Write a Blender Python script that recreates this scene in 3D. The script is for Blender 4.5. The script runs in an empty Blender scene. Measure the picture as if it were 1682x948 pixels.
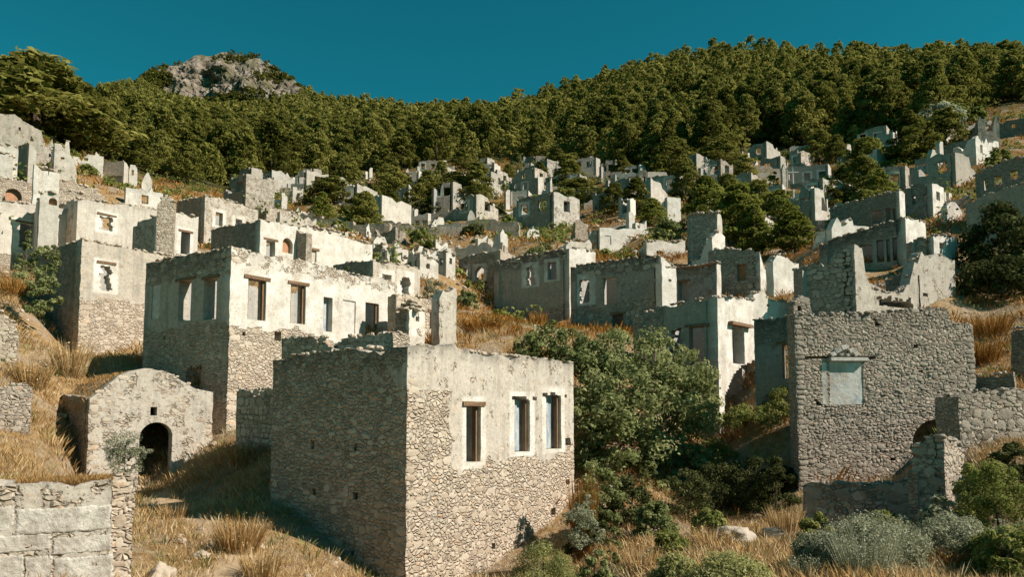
import bpy, math, random
import numpy as np
from math import radians, sin, cos, tan, pi
from mathutils import Vector, Matrix, noise

SC = bpy.context.scene
COL = SC.collection
rnd = random.Random(7)
rng = np.random.default_rng(7)

# ------------------------------------------------------------------ camera
FPX, CX, CY, TH = 1250.0, 841.0, 573.0, radians(4.4)
cd = bpy.data.cameras.new('camera'); cam = bpy.data.objects.new('camera', cd); COL.objects.link(cam)
cam.location = (0, 0, 0); cam.rotation_euler = (radians(90) + TH, 0, 0)
cd.sensor_width = 36.0; cd.lens = 36.0 * FPX / 1682.0
cd.shift_y = 99.0 / 1682.0; cd.clip_start = 0.1; cd.clip_end = 6000
SC.camera = cam

# ------------------------------------------------------------------ light
SUN_AZ, SUN_EL = radians(106), radians(40)      # clockwise from +Y (view direction)
SUN_STRENGTH, SKY_STRENGTH = 5.0, 0.064
w = bpy.data.worlds.new('World'); SC.world = w; w.use_nodes = True
nt = w.node_tree; nt.nodes.clear()
sky = nt.nodes.new('ShaderNodeTexSky'); sky.sky_type = 'NISHITA'; sky.sun_disc = False
sky.sun_elevation = SUN_EL; sky.sun_rotation = SUN_AZ
sky.air_density = 1.0; sky.dust_density = 0.3; sky.ozone_density = 2.0
tint = nt.nodes.new('ShaderNodeMix'); tint.data_type = 'RGBA'; tint.blend_type = 'MULTIPLY'
tint.inputs[0].default_value = 1.0
nt.links.new(sky.outputs[0], tint.inputs[6]); tint.inputs[7].default_value = (0.06, 0.80, 0.65, 1)
bg = nt.nodes.new('ShaderNodeBackground'); bg.inputs[1].default_value = SKY_STRENGTH
wo = nt.nodes.new('ShaderNodeOutputWorld')
nt.links.new(tint.outputs[2], bg.inputs[0]); nt.links.new(bg.outputs[0], wo.inputs[0])
sl = bpy.data.lights.new('sun', 'SUN'); so = bpy.data.objects.new('sun', sl); COL.objects.link(so)
sl.energy = SUN_STRENGTH; sl.angle = radians(0.5); sl.color = (1.0, 0.92, 0.81)
sdir = Vector((sin(SUN_AZ) * cos(SUN_EL), cos(SUN_AZ) * cos(SUN_EL), sin(SUN_EL)))
so.rotation_euler = sdir.to_track_quat('Z', 'Y').to_euler(); so.location = sdir * 200
vs = SC.view_settings; vs.view_transform = 'Standard'; vs.look = 'None'; vs.exposure = 0.58; vs.gamma = 1.0

# ------------------------------------------------------------------ pixel (1682 x 948) -> place at a distance
def ray(px, py):
    r = (px - CX) / FPX; u = (CY - py) / FPX
    y = cos(TH) - u * sin(TH); z = sin(TH) + u * cos(TH)
    return r / y, z / y                       # x and z per metre of y
def at(px, py, Y):
    a, b = ray(px, py)
    return Vector((a * Y, Y, b * Y))

# ------------------------------------------------------------------ node helpers
class NT:
    def __init__(s, name):
        s.m = bpy.data.materials.new(name); s.m.use_nodes = True
        s.t = s.m.node_tree; s.t.nodes.clear()
    def n(s, typ, ins=None, **props):
        nd = s.t.nodes.new(typ)
        for k, v in props.items(): setattr(nd, k, v)
        for k, v in (ins or {}).items():
            if isinstance(v, bpy.types.NodeSocket): s.t.links.new(v, nd.inputs[k])
            else: nd.inputs[k].default_value = v
        return nd
    def noise(s, vec, scale, detail=4, rough=0.6):
        return s.n('ShaderNodeTexNoise', {'Vector': vec, 'Scale': scale, 'Detail': detail, 'Roughness': rough}).outputs['Fac']
    def math(s, op, a, b=0.0, c=0.0, clamp=False):
        return s.n('ShaderNodeMath', {0: a, 1: b, 2: c}, operation=op, use_clamp=clamp).outputs[0]
    def mix(s, f, a, b, mode='MIX'):
        return s.n('ShaderNodeMix', {0: f, 6: a, 7: b}, data_type='RGBA', blend_type=mode).outputs[2]
    def ramp(s, f, stops):
        nd = s.n('ShaderNodeValToRGB', {0: f}); e = nd.color_ramp.elements
        while len(e) < len(stops): e.new(0.5)
        for el, (p, c) in zip(e, stops):
            el.position = p; el.color = (c[0], c[1], c[2], 1) if len(c) == 3 else c
        return nd.outputs[0]
    def mrange(s, v, a, b, c=0.0, d=1.0):
        return s.n('ShaderNodeMapRange', {0: v, 1: a, 2: b, 3: c, 4: d}, clamp=True).outputs[0]
    def bump(s, h, strength, dist, normal=None):
        ins = {'Height': h, 'Strength': strength, 'Distance': dist}
        if normal is not None: ins['Normal'] = normal
        return s.n('ShaderNodeBump', ins).outputs[0]
    def out(s, color, rough=0.95, normal=None, spec=0.15):
        b = s.n('ShaderNodeBsdfPrincipled', {'Base Color': color, 'Roughness': rough, 'Specular IOR Level': spec})
        if normal is not None: s.t.links.new(normal, b.inputs['Normal'])
        o = s.n('ShaderNodeOutputMaterial'); s.t.links.new(b.outputs[0], o.inputs[0])
        return s.m
def g(v): return (v, v, v)

def masonry_material(name, stones, mortar, plaster_a, plaster_b, vscale=6.2):
    """rubble where the 'surf' attribute's red is low, lime plaster where it is high"""
    k = NT(name)
    pos = k.n('ShaderNodeNewGeometry').outputs['Position']
    at_ = k.n('ShaderNodeAttribute', attribute_name='surf')
    sep = k.n('ShaderNodeSeparateColor', {0: at_.outputs['Color']})
    R, G, B, A = sep.outputs[0], sep.outputs[1], sep.outputs[2], at_.outputs['Alpha']
    wob = k.n('ShaderNodeTexNoise', {'Vector': pos, 'Scale': 2.5, 'Detail': 2}).outputs['Color']
    p2 = k.n('ShaderNodeVectorMath', {0: wob, 1: (0.22, 0.22, 0.22)}, operation='MULTIPLY').outputs[0]
    p3 = k.n('ShaderNodeVectorMath', {0: pos, 1: p2}, operation='ADD').outputs[0]
    mp = k.n('ShaderNodeMapping', {'Vector': p3, 'Scale': (1, 1, 1.7)}).outputs[0]
    v1 = k.n('ShaderNodeTexVoronoi', {'Vector': mp, 'Scale': vscale})
    ve = k.n('ShaderNodeTexVoronoi', {'Vector': mp, 'Scale': vscale}, feature='DISTANCE_TO_EDGE').outputs['Distance']
    tone = k.n('ShaderNodeSeparateColor', {0: v1.outputs['Color']}).outputs[0]
    fine = k.noise(pos, 14, 5, 0.7); med = k.noise(pos, 1.3, 5, 0.65); big = k.noise(pos, 0.35, 3)
    tone2 = k.math('ADD', tone, k.math('MULTIPLY', k.math('SUBTRACT', fine, 0.5), 0.5))
    sc = k.ramp(tone2, stones)
    edge = k.mrange(ve, 0.0, 0.14, .1, 1.0)
    rub = k.mix(edge, mortar, sc)
    rub = k.mix(k.mrange(med, 0.35, 0.75, 0, 0.45), rub, (mortar[0] * 1.25, mortar[1] * 1.2, mortar[2] * 1.15, 1))
    pl = k.mix(k.mrange(med, 0.3, 0.72), plaster_a, plaster_b)
    pl = k.mix(k.mrange(k.noise(pos, 1.9, 6, 0.7), 0.40, 0.6, 0.12, 0.75), pl, rub)
    streak = k.noise(k.n('ShaderNodeMapping', {'Vector': pos, 'Scale': (3, 3, 0.35)}).outputs[0], 1.2, 5, 0.7)
    pl = k.mix(k.mrange(streak, 0.50, 0.66, 0, 0.75), pl, (0.25, 0.22, 0.185, 1))
    pl = k.mix(k.mrange(k.noise(pos, 5.5, 6, 0.75), 0.50, 0.64, 0, 0.6), pl, (plaster_b[0] * .62, plaster_b[1] * .58, plaster_b[2] * .52, 1))
    pl = k.mix(k.mrange(fine, 0.55, 0.66, 0, 0.7), pl, (0.22, 0.185, 0.15, 1))
    pl = k.mix(k.math('MULTIPLY', k.math('MULTIPLY', G, k.mrange(fine, 0.64, 0.52, .35, 1.0)), k.mrange(med, 0.3, 0.62, 0.15, 1.0)), pl, (0.70, 0.655, 0.59, 1))
    pl = k.mix(k.math('MULTIPLY', A, k.mrange(streak, 0.38, 0.6, 0.15, 0.8)), pl, (0.24, 0.31, 0.34, 1))
    fac = k.math('ADD', R, k.math('MULTIPLY', k.math('SUBTRACT', k.noise(pos, 2.2, 6, 0.72), 0.5), 2.1))
    fac = k.mrange(fac, 0.46, 0.54)
    col = k.mix(fac, rub, pl)
    dk = k.math('MULTIPLY', B, k.mrange(k.noise(pos, 3.0, 6, 0.75), 0.36, 0.54))  # weathered top bands, and shade painted over whole shaded walls
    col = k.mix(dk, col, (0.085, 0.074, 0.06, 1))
    hs = k.math('ADD', k.math('MULTIPLY', k.mrange(ve, 0.0, 0.22), 1.0), k.math('MULTIPLY', fine, 0.5))
    hp = k.math('ADD', k.math('MULTIPLY', fine, 0.22), k.math('ADD', 0.9, k.math('MULTIPLY', med, 0.5)))
    h = k.n('ShaderNodeMix', {0: fac, 2: hs, 3: hp}, data_type='FLOAT').outputs[0]
    return k.out(col, 0.95, k.bump(h, 1.0, 0.055))

WARM = [(0.0, (0.25, 0.19, 0.14)), (0.22, (0.38, 0.30, 0.225)), (0.6, (0.46, 0.38, 0.295)), (0.92, (0.53, 0.45, 0.36)), (1.0, (0.46, 0.28, 0.16))]
GREY = [(0.0, (0.21, 0.175, 0.145)), (0.2, (0.30, 0.245, 0.195)), (0.6, (0.385, 0.32, 0.258)), (0.93, (0.47, 0.40, 0.325)), (1.0, (0.40, 0.25, 0.16))]
M = {}
M['warm'] = masonry_material('masonry_warm', WARM, (0.50, 0.41, 0.32, 1), (0.47, 0.415, 0.35, 1), (0.36, 0.31, 0.25, 1))
M['grey'] = masonry_material('masonry_grey', GREY, (0.39, 0.325, 0.26, 1), (0.385, 0.335, 0.28, 1), (0.275, 0.235, 0.19, 1))
M['white'] = masonry_material('masonry_white', WARM, (0.40, 0.34, 0.27, 1), (0.54, 0.49, 0.425, 1), (0.42, 0.37, 0.305, 1))

def stone_material(name, pal, per_object):
    k = NT(name)
    pos = k.n('ShaderNodeNewGeometry').outputs['Position']
    t = k.n('ShaderNodeObjectInfo').outputs['Random'] if per_object else k.n('ShaderNodeAttribute', attribute_name='tone').outputs['Fac']
    n1 = k.noise(pos, 9, 5, 0.7); n2 = k.noise(pos, 45, 3, 0.6)
    tt = k.math('ADD', k.math('ADD', .16, k.math('MULTIPLY', k.math('POWER', t, 1.4), .80)), k.math('MULTIPLY', k.math('SUBTRACT', n1, 0.5), 0.9))
    c = k.ramp(tt, pal)
    c = k.mix(k.mrange(n1, 0.55, 0.8, 0, 0.5), c, (0.5, 0.45, 0.38, 1))
    h = k.math('ADD', n1, k.math('MULTIPLY', n2, 0.35))
    return k.out(c, 0.95, k.bump(h, 0.7, 0.03))
for nm, pal in (('warm', WARM), ('grey', GREY), ('white', WARM)):
    M['stone_' + nm] = stone_material('stone_' + nm, pal, True)
    M['mass_' + nm] = stone_material('stone_mass_' + nm, pal, False)

def leaf_material(name, stops, transl=0.25, objvar=0.35):
    k = NT(name)
    t = k.n('ShaderNodeAttribute', attribute_name='tone').outputs['Fac']
    o = k.n('ShaderNodeObjectInfo').outputs['Random']
    tt = k.math('ADD', t, k.math('MULTIPLY', k.math('SUBTRACT', o, 0.5), objvar))
    c = k.ramp(tt, stops)
    d = k.n('ShaderNodeBsdfDiffuse', {'Color': c}); tr = k.n('ShaderNodeBsdfTranslucent', {'Color': c})
    mx = k.n('ShaderNodeMixShader', {0: transl, 1: d.outputs[0], 2: tr.outputs[0]})
    ou = k.n('ShaderNodeOutputMaterial'); k.t.links.new(mx.outputs[0], ou.inputs[0])
    return k.m
M['pine'] = leaf_material('pine_needles', [(0, (0.055, 0.055, 0.012)), (0.5, (0.17, 0.168, 0.036)), (1, (0.30, 0.275, 0.075))], .38, .6)
M['pine_bright'] = leaf_material('bright_pine_needles', [(0, (0.07, 0.08, 0.012)), (0.5, (0.18, 0.19, 0.036)), (1, (0.30, 0.30, 0.075))], .45)
M['dark_leaf'] = leaf_material('dark_leaves', [(0, (0.035, 0.04, 0.014)), (0.6, (0.08, 0.088, 0.03)), (1, (0.15, 0.15, 0.065))])
M['fig'] = leaf_material('fig_leaves', [(0, (0.085, 0.10, 0.032)), (0.5, (0.20, 0.225, 0.085)), (1, (0.37, 0.37, 0.17))], .4)
M['light_leaf'] = leaf_material('light_leaves', [(0, (0.10, 0.12, 0.025)), (0.5, (0.22, 0.24, 0.065)), (1, (0.36, 0.35, 0.13))], .4)
M['pale_leaf'] = leaf_material('pale_leaves', [(0, (0.14, 0.15, 0.04)), (0.5, (0.32, 0.32, 0.12)), (1, (0.48, 0.46, 0.22))], .4)
M['grey_leaf'] = leaf_material('grey_leaves', [(0, (0.15, 0.16, 0.09)), (0.5, (0.32, 0.33, 0.21)), (1, (0.52, 0.51, 0.38))], .35)
M['straw'] = leaf_material('dry_straw', [(0, (0.20, 0.10, 0.035)), (0.45, (0.40, 0.24, 0.095)), (0.8, (0.56, 0.40, 0.20)), (1, (0.68, 0.56, 0.36))], 0.2)
M['pale_straw'] = leaf_material('pale_straw', [(0, (0.34, 0.25, 0.13)), (0.5, (0.52, 0.42, 0.26)), (1, (0.66, 0.57, 0.40))], 0.2)
M['rust'] = leaf_material('rust_scrub', [(0, (0.16, 0.07, 0.02)), (0.5, (0.36, 0.17, 0.04)), (0.85, (0.46, 0.26, 0.08)), (1, (0.50, 0.36, 0.16))], 0.2)

def simple_material(name, a, b, scale, rough=0.9, stretch=(1, 1, 1), bump=0.4, dist=0.02):
    k = NT(name)
    pos = k.n('ShaderNodeNewGeometry').outputs['Position']
    v = k.n('ShaderNodeMapping', {'Vector': pos, 'Scale': stretch}).outputs[0]
    n1 = k.noise(v, scale, 5, 0.65)
    return k.out(k.mix(k.mrange(n1, 0.3, 0.7), a, b), rough, k.bump(n1, bump, dist))
M['wood'] = simple_material('weathered_wood', (0.11, 0.06, 0.035, 1), (0.26, 0.165, 0.095, 1), 6, 0.85, (6, 6, 1))
M['bark'] = simple_material('bark', (0.05, 0.035, 0.025, 1), (0.14, 0.10, 0.07, 1), 7, 0.95, (1, 1, 0.3), 0.8, 0.05)
M['limewash'] = simple_material('limewash', (0.42, 0.38, 0.33, 1), (0.64, 0.60, 0.54, 1), 5)
def bluewash():
    k = NT('blue_limewash'); pos = k.n('ShaderNodeNewGeometry').outputs['Position']; a = k.noise(pos, 2.6, 6, .7); b = k.noise(pos, 9, 5, .7); c_ = k.noise(pos, 1.1, 4, .6)
    c = k.mix(k.mrange(a, .50, .66), (0.62, 0.585, 0.54, 1), (0.33, 0.40, 0.45, 1)); c = k.mix(k.mrange(b, .53, .66, 0, .8), c, (0.50, 0.41, 0.32, 1)); c = k.mix(k.mrange(c_, .52, .7, 0, .7), c, (0.40, 0.30, 0.22, 1))
    return k.out(c, .9, k.bump(b, .6, .03))
M['bluewash'] = bluewash()
M['brick'] = simple_material('old_brick', (0.34, 0.15, 0.08, 1), (0.46, 0.26, 0.16, 1), 6)
M['dustglass'] = simple_material('blue_grey_panel', (0.16, 0.20, 0.25, 1), (0.52, 0.51, 0.49, 1), 3.0, 0.6, (2, 2, 1))
def block_material():
    k = NT('pale_block'); pos = k.n('ShaderNodeNewGeometry').outputs['Position']; o = k.n('ShaderNodeObjectInfo').outputs['Random']
    a = k.noise(pos, 2.2, 7, .7); b = k.noise(pos, 16, 5, .7); c = k.mix(k.mrange(a, .36, .58), (0.34, 0.295, 0.245, 1), (0.62, 0.575, 0.51, 1))
    c = k.mix(k.mrange(b, .54, .66, 0, .7), c, (0.25, 0.21, 0.165, 1)); c = k.mix(k.math('MULTIPLY', o, .35), c, (0.42, 0.37, 0.31, 1))
    return k.out(c, .95, k.bump(k.math('ADD', a, k.math('MULTIPLY', b, .5)), 1.0, .04))
M['pale_block'] = block_material()
M['path'] = simple_material('bare_earth', (0.29, 0.20, 0.12, 1), (0.43, 0.315, 0.20, 1), 4, 1.0, (1, 1, 1), 1.0, .05)
M['pole'] = simple_material('pole_wood', (0.45, 0.42, 0.37, 1), (0.60, 0.56, 0.50, 1), 3)

def rock_material():
    k = NT('cliff_rock'); pos = k.n('ShaderNodeNewGeometry').outputs['Position']
    a = k.noise(k.n('ShaderNodeMapping', {'Vector': pos, 'Scale': (1, 1, 0.35)}).outputs[0], 0.16, 8, 0.72)
    b = k.noise(pos, 0.05, 5, 0.6)
    c = k.ramp(a, [(0.3, (0.09, 0.07, 0.05)), (0.45, (0.20, 0.16, 0.12)), (0.6, (0.34, 0.28, 0.225)), (0.8, (0.45, 0.38, 0.31))])
    c = k.mix(k.mrange(b, 0.5, 0.65, 0, 0.75), c, (0.10, 0.10, 0.035, 1))
    return k.out(c, 0.95, k.bump(a, 1.0, 4.0))
M['rock'] = rock_material()

def ground_material():
    k = NT('hillside_ground'); pos = k.n('ShaderNodeNewGeometry').outputs['Position']
    at_ = k.n('ShaderNodeAttribute', attribute_name='surf')
    sp = k.n('ShaderNodeSeparateColor', {0: at_.outputs['Color']})
    a = k.noise(pos, 0.55, 6, 0.7); b = k.noise(pos, 3.5, 6, 0.75); c_ = k.noise(pos, 0.13, 4, 0.6)
    straw = k.ramp(b, [(0.3, (0.17, 0.10, 0.045)), (0.5, (0.36, 0.22, 0.095)), (0.7, (0.50, 0.36, 0.19))])
    soil = k.ramp(b, [(0.3, (0.24, 0.17, 0.11)), (0.7, (0.46, 0.36, 0.25))])
    near = k.mix(k.mrange(a, 0.42, 0.58), straw, soil)
    rust = k.ramp(b, [(0.32, (0.07, 0.045, 0.018)), (0.5, (0.21, 0.11, 0.035)), (0.7, (0.36, 0.22, 0.09))])
    rub = k.ramp(b, [(0.35, (0.20, 0.16, 0.12)), (0.6, (0.44, 0.39, 0.33))])
    far = k.mix(k.mrange(a, 0.50, 0.64), rust, rub)
    far = k.mix(k.mrange(c_, 0.5, 0.62, 0, .7), far, (0.065, 0.06, 0.022, 1))
    col = k.mix(sp.outputs[1], near, far)
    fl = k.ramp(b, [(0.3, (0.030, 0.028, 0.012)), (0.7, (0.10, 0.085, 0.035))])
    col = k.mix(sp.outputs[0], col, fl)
    return k.out(col, 1.0, k.bump(k.math('ADD', k.math('ADD', b, a), k.math('MULTIPLY', k.noise(pos, 18, 4, 0.7), .3)), 1.0, 0.16), 0.05)
M['ground'] = ground_material()

# ------------------------------------------------------------------ object helpers
def tag(o, label=None, cat=None, group=None, kind=None):
    if label: o['label'] = label
    if cat: o['category'] = cat; o['kind'] = 'thing'
    if group: o['group'] = group
    if kind: o['kind'] = kind
    return o
def empty(name, loc, label=None, cat=None, group=None):
    o = bpy.data.objects.new(name, None); COL.objects.link(o); o.location = loc; o.empty_display_size = 0.3
    return tag(o, label, cat, group)
def link(name, me, parent=None, loc=(0, 0, 0)):
    o = bpy.data.objects.new(name, me); COL.objects.link(o)
    if parent is not None: o.parent = parent
    o.location = loc
    return o
def mesh_py(name, verts, faces, mats, smooth=False, fm=None):
    me = bpy.data.meshes.new(name); me.from_pydata(verts, [], faces)
    for m in (mats if isinstance(mats, (list, tuple)) else [mats]): me.materials.append(m)
    if fm is not None: me.polygons.foreach_set('material_index', fm)
    if smooth: me.polygons.foreach_set('use_smooth', [True] * len(me.polygons))
    me.update(); return me
def mesh_np(name, V, Fc, mats, tone=None, smooth=False, mi=None):
    V = np.asarray(V, np.float32); Fc = np.asarray(Fc, np.int32); nf, kk = Fc.shape
    me = bpy.data.meshes.new(name)
    me.vertices.add(len(V)); me.vertices.foreach_set('co', V.ravel())
    me.loops.add(nf * kk); me.loops.foreach_set('vertex_index', Fc.ravel())
    me.polygons.add(nf); me.polygons.foreach_set('loop_start', np.arange(0, nf * kk, kk, dtype=np.int32))
    for m in (mats if isinstance(mats, (list, tuple)) else [mats]): me.materials.append(m)
    if mi is not None: me.polygons.foreach_set('material_index', np.asarray(mi, np.int32))
    if smooth: me.polygons.foreach_set('use_smooth', np.ones(nf, bool))
    me.update(calc_edges=True)
    if tone is not None:
        a = me.attributes.new('tone', 'FLOAT', 'POINT'); a.data.foreach_set('value', np.asarray(tone, np.float32))
    return me
def box_vf(c, ax, ay, az, jit=0.0):
    """box from its centre and three half-axis vectors"""
    vs_ = []
    for sx in (-1, 1):
        for sy in (-1, 1):
            for sz in (-1, 1):
                v = Vector(c) + Vector(ax) * sx + Vector(ay) * sy + Vector(az) * sz
                if jit: v += Vector((rnd.uniform(-jit, jit) for _ in range(3)))
                vs_.append(v)
    return vs_, [(0, 1, 3, 2), (4, 6, 7, 5), (0, 4, 5, 1), (2, 3, 7, 6), (0, 2, 6, 4), (1, 5, 7, 3)]

# ------------------------------------------------------------------ walls
def hd(deg): return Vector((sin(radians(deg)), cos(radians(deg))))
class Wall:
    """a masonry slab from p0 (left seen from outside) to p1; outward normal n"""
    def __init__(s, p0, p1, t):
        s.p0 = Vector(p0[:2]); s.p1 = Vector(p1[:2]); d = s.p1 - s.p0; s.len = d.length; s.d = d / s.len
        s.n = Vector((s.d.y, -s.d.x)); s.t = t; s.prof = [(0, 0), (s.len, 0)]; s.open = []; s.pl = {}
        s.a, s.b, s.inset = 0.0, s.len, 0.0; s.res = 0.5; s.rag = 0.12; s.holes = []; s.single = False; s.cap = None
    def hit(s, px, py):
        dx, dz = ray(px, py)
        den = s.d.x - dx * s.d.y
        q = (dx * s.p0.y - s.p0.x) / den
        Y = s.p0.y + q * s.d.y
        return q, dz * Y
    def set_top(s, pts):
        pr = sorted(s.hit(*p) for p in pts); s.prof = pr
    def top(s, q):
        p = s.prof
        if q <= p[0][0]: return p[0][1]
        for (a, za), (b, zb) in zip(p, p[1:]):
            if q <= b: return za + (zb - za) * (q - a) / max(b - a, 1e-6)
        return p[-1][1]
    def rect(s, o):
        if len(o) > 5: return o[:5]
        x0, y0, x1, y1 = o[:4]
        a = s.hit(x0, y0); b = s.hit(x1, y0); c = s.hit(x0, y1); d = s.hit(x1, y1)
        q0 = (a[0] + c[0]) / 2; q1 = (b[0] + d[0]) / 2
        return min(q0, q1), max(q0, q1), (c[1] + d[1]) / 2, (a[1] + b[1]) / 2, (o[4] if len(o) > 4 else '')
    def pt(s, q, z, out=0.0):
        v = s.p0 + s.d * q + s.n * out
        return Vector((v.x, v.y, z))

SEED = [0]
def wall_obj(W, root, org, mat, zb, name='wall'):
    """grid slab with real openings, ragged top, reveal faces"""
    SEED[0] += 1; sd = SEED[0] * 7.31
    rs = [W.rect(o) for o in W.open]
    pl = W.pl
    S = {W.a, W.b}; zt_max = max(W.top(q) for q in np.linspace(W.a, W.b, 60)) + 0.35
    Z = {zb, zt_max}
    fine = W.res < 0.4
    for (q0, q1, z0, z1, fl) in rs:
        S |= {max(W.a, q0), min(W.b, q1)}; Z |= {z0, z1}
        if 'a' in fl or 'r' in fl:
            st = max((q1 - q0) / 10, 0.055)
            S |= set(np.arange(q0, q1, st)); Z |= set(np.arange(z0 if 'r' in fl else (z0 + z1) / 2, z1, max((z1 - z0) / 16, 0.055)))
        if 'w' in fl:
            S |= {q0 - .2, q1 + .2, q0 - .34, q1 + .34}; Z |= {z1 + .2, z0 - .1, z1 + .34, z0 - .25}
    for (q, z) in W.prof: S.add(q)
    S |= set(np.arange(W.a, W.b, W.res)); Z |= set(np.arange(zb, zt_max, W.res))
    if pl.get('top'): Z |= {zt_max - .35 - pl['top'][0] * f_ for f_ in (.4, .7, 1, 1.3)}
    if pl.get('cut') is not None: Z |= set(np.arange(pl['cut'] - .4, pl['cut'] + .4, .16))
    S = sorted(x for x in S if W.a <= x <= W.b); Z = sorted(x for x in Z if zb <= x <= zt_max)
    def thin(A, lo):
        o = [A[0]]
        for x in A[1:]:
            if x - o[-1] > lo: o.append(x)
        if len(o) > 1: o[-1] = A[-1]
        return o
    if not S: print('EMPTY', root['label'], W.a, W.b, W.len)
    S = thin(S, 0.03); Z = thin(Z, 0.03)
    ns, nz = len(S), len(Z)
    H = [W.top(q) + W.rag * (noise.noise((q * 1.7, sd, 0)) + 0.7 * noise.noise((q * 5.1, sd, 3)) - (.9 if noise.noise((q * .8, sd, 8)) > .33 else 0)) for q in S]
    if W.single and W.res == .45: H = [round(h_ / .38) * .38 + .06 * noise.noise((q * 3, sd, 1)) for h_, q in zip(H, S)]
    def inside(q, z):
        for (q0, q1, z0, z1, fl) in rs:
            if q0 < q < q1 and z0 < z < z1:
                if 'a' in fl:
                    r = (q1 - q0) / 2; zz = z - (z1 - min(r, z1 - z0))
                    if zz > 0 and ((q - (q0 + q1) / 2) / r) ** 2 + (zz / min(r, z1 - z0)) ** 2 > 1: continue
                if 'r' in fl:
                    e = min(q - q0, q1 - q, z1 - z, (z - z0) + .2)
                    if e < 0.22 * (0.5 + noise.noise((q * 4, z * 4, sd))): continue
                return True
        if W.holes:
            for fn in W.holes:
                if fn(q, z): return True
        return False
    solid = [[not inside((S[i] + S[i + 1]) / 2, (Z[j] + Z[j + 1]) / 2) and not (Z[j] >= H[i] and Z[j] >= H[i + 1]) for j in range(nz - 1)] for i in range(ns - 1)]
    V, Fc, C, idx = [], [], [], {}
    jit = 0.016 if fine else 0.05 if W.res > 0.8 else 0.03
    up, low, cut = pl.get('up', 0.6), pl.get('low', 0.3), pl.get('cut')
    whi, drk, blu = pl.get('white', 0.0), pl.get('dark', 0.0), pl.get('blue', 0.0)
    patches = pl.get('patch', [])
    def surf(q, z, h, side):
        if side == 1 and not W.single: return (0.85, 0.25, 0.05, 0.45)
        if side == 2 and W.cap:
            c_ = W.cap; hi = c_.get('cut') is None or z > c_['cut']; tb = c_.get('top')
            return ((tb[1] if tb and h - z < tb[0] else c_.get('up', .6) if hi else c_.get('low', .3)), 0.0, c_.get('dark', 0) * max(0.0, 1 - (h - z) / c_.get('band', .7)), c_.get('blue', 0))
        cz = None if cut is None else cut + .32 * noise.noise((q * .7, sd, 1)) + .22 * noise.noise((q * 2.2, sd, 6))
        r = up if (cz is None or z > cz) else low
        wv = whi if (cz is None or z > cz) else whi * 0.3
        tb = pl.get('top')
        if tb and h - z < tb[0] + .12 * noise.noise((q * 1.4, sd, 2)): r, wv = tb[1], tb[2]
        for (a, b, c, d, val, wh) in patches:
            if a <= q <= b and c <= z <= d: r, wv = val, wh
        for (q0, q1, z0, z1, fl) in rs:
            if 'w' in fl and q0 - .22 < q < q1 + .22 and z0 - .12 < z < z1 + .22: r, wv = 1.0, 1.0
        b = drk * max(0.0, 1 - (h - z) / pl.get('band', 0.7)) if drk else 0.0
        return (r, wv, max(b, pl.get('shade_grime', 0)), blu)  # darkens the whole wall: shade painted on shaded sides, with some stains
    def v(i, j, side):
        kx = (i, j, side)
        if kx in idx: return idx[kx]
        z = min(Z[j], H[i]); q = S[i]
        if 0 < i < ns - 1 and 0 < j < nz - 1:
            nb = [solid[i - 1][j - 1], solid[i][j - 1], solid[i - 1][j], solid[i][j]]
            if any(nb) and not all(nb) and (W.holes or any('r' in fl and q0 - .06 < q < q1 + .06 and z0 - .06 < z < z1 + .06 for (q0, q1, z0, z1, fl) in rs)):
                q += .42 * min(S[i] - S[i - 1], S[i + 1] - S[i], .2) * noise.noise((q * 9, z * 9, sd + 1)) * 1.6; z += .42 * min(Z[j] - Z[j - 1], Z[j + 1] - Z[j], .2) * noise.noise((q * 9, z * 9, sd + 2)) * 1.6
        if 0 < i < ns - 1 and 0 < j < nz - 1 and any(nb) and not all(nb):
            for (q0, q1, z0, z1, fl) in rs:
                if 'a' in fl and 'r' not in fl and q0 - .02 < q < q1 + .02 and z0 < z < z1 + .02:
                    r_ = (q1 - q0) / 2; rv = min(r_, z1 - z0); qc = (q0 + q1) / 2; zs = z1 - rv
                    if z > zs:
                        a_ = math.atan2((z - zs) / rv, (q - qc) / r_); q, z = qc + r_ * cos(a_), zs + rv * sin(a_)
        if i in (0, ns - 1) and W.res < .5: q += .04 * noise.noise((0, z * 2.2, sd)) + .025 * noise.noise((3, z * 7, sd))
        o = (-W.t if side else -W.inset)
        if not side and W.res < 0.9: o += jit * noise.noise((q * 2.1, z * 2.1, sd + 5))
        p = W.pt(q, z, o) - org
        V.append(p); C.append(surf(q, z, H[i], side)); idx[kx] = len(V) - 1
        return idx[kx]
    for i in range(ns - 1):
        for j in range(nz - 1):
            if not solid[i][j]: continue
            Fc.append((v(i, j, 0), v(i + 1, j, 0), v(i + 1, j + 1, 0), v(i, j + 1, 0)))
            Fc.append((v(i + 1, j, 1), v(i, j, 1), v(i, j + 1, 1), v(i + 1, j + 1, 1)))
            if i == 0 or not solid[i - 1][j]: cp = 2 if i == 0 else 1; Fc.append((v(i, j, cp), v(i, j, 0), v(i, j + 1, 0), v(i, j + 1, cp)))
            if i == ns - 2 or not solid[i + 1][j]: cp = 2 if i == ns - 2 else 1; Fc.append((v(i + 1, j, 0), v(i + 1, j, cp), v(i + 1, j + 1, cp), v(i + 1, j + 1, 0)))
            if j == nz - 2 or not solid[i][j + 1]: Fc.append((v(i, j + 1, 0), v(i + 1, j + 1, 0), v(i + 1, j + 1, 1), v(i, j + 1, 1)))
            if j > 0 and not solid[i][j - 1]: Fc.append((v(i, j, 1), v(i + 1, j, 1), v(i + 1, j, 0), v(i, j, 0)))
    me = mesh_py(name, V, Fc, mat)
    a = me.attributes.new('surf', 'FLOAT_COLOR', 'POINT'); a.data.foreach_set('color', np.array(C, np.float32).ravel())
    o = link(name, me, root)
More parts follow.
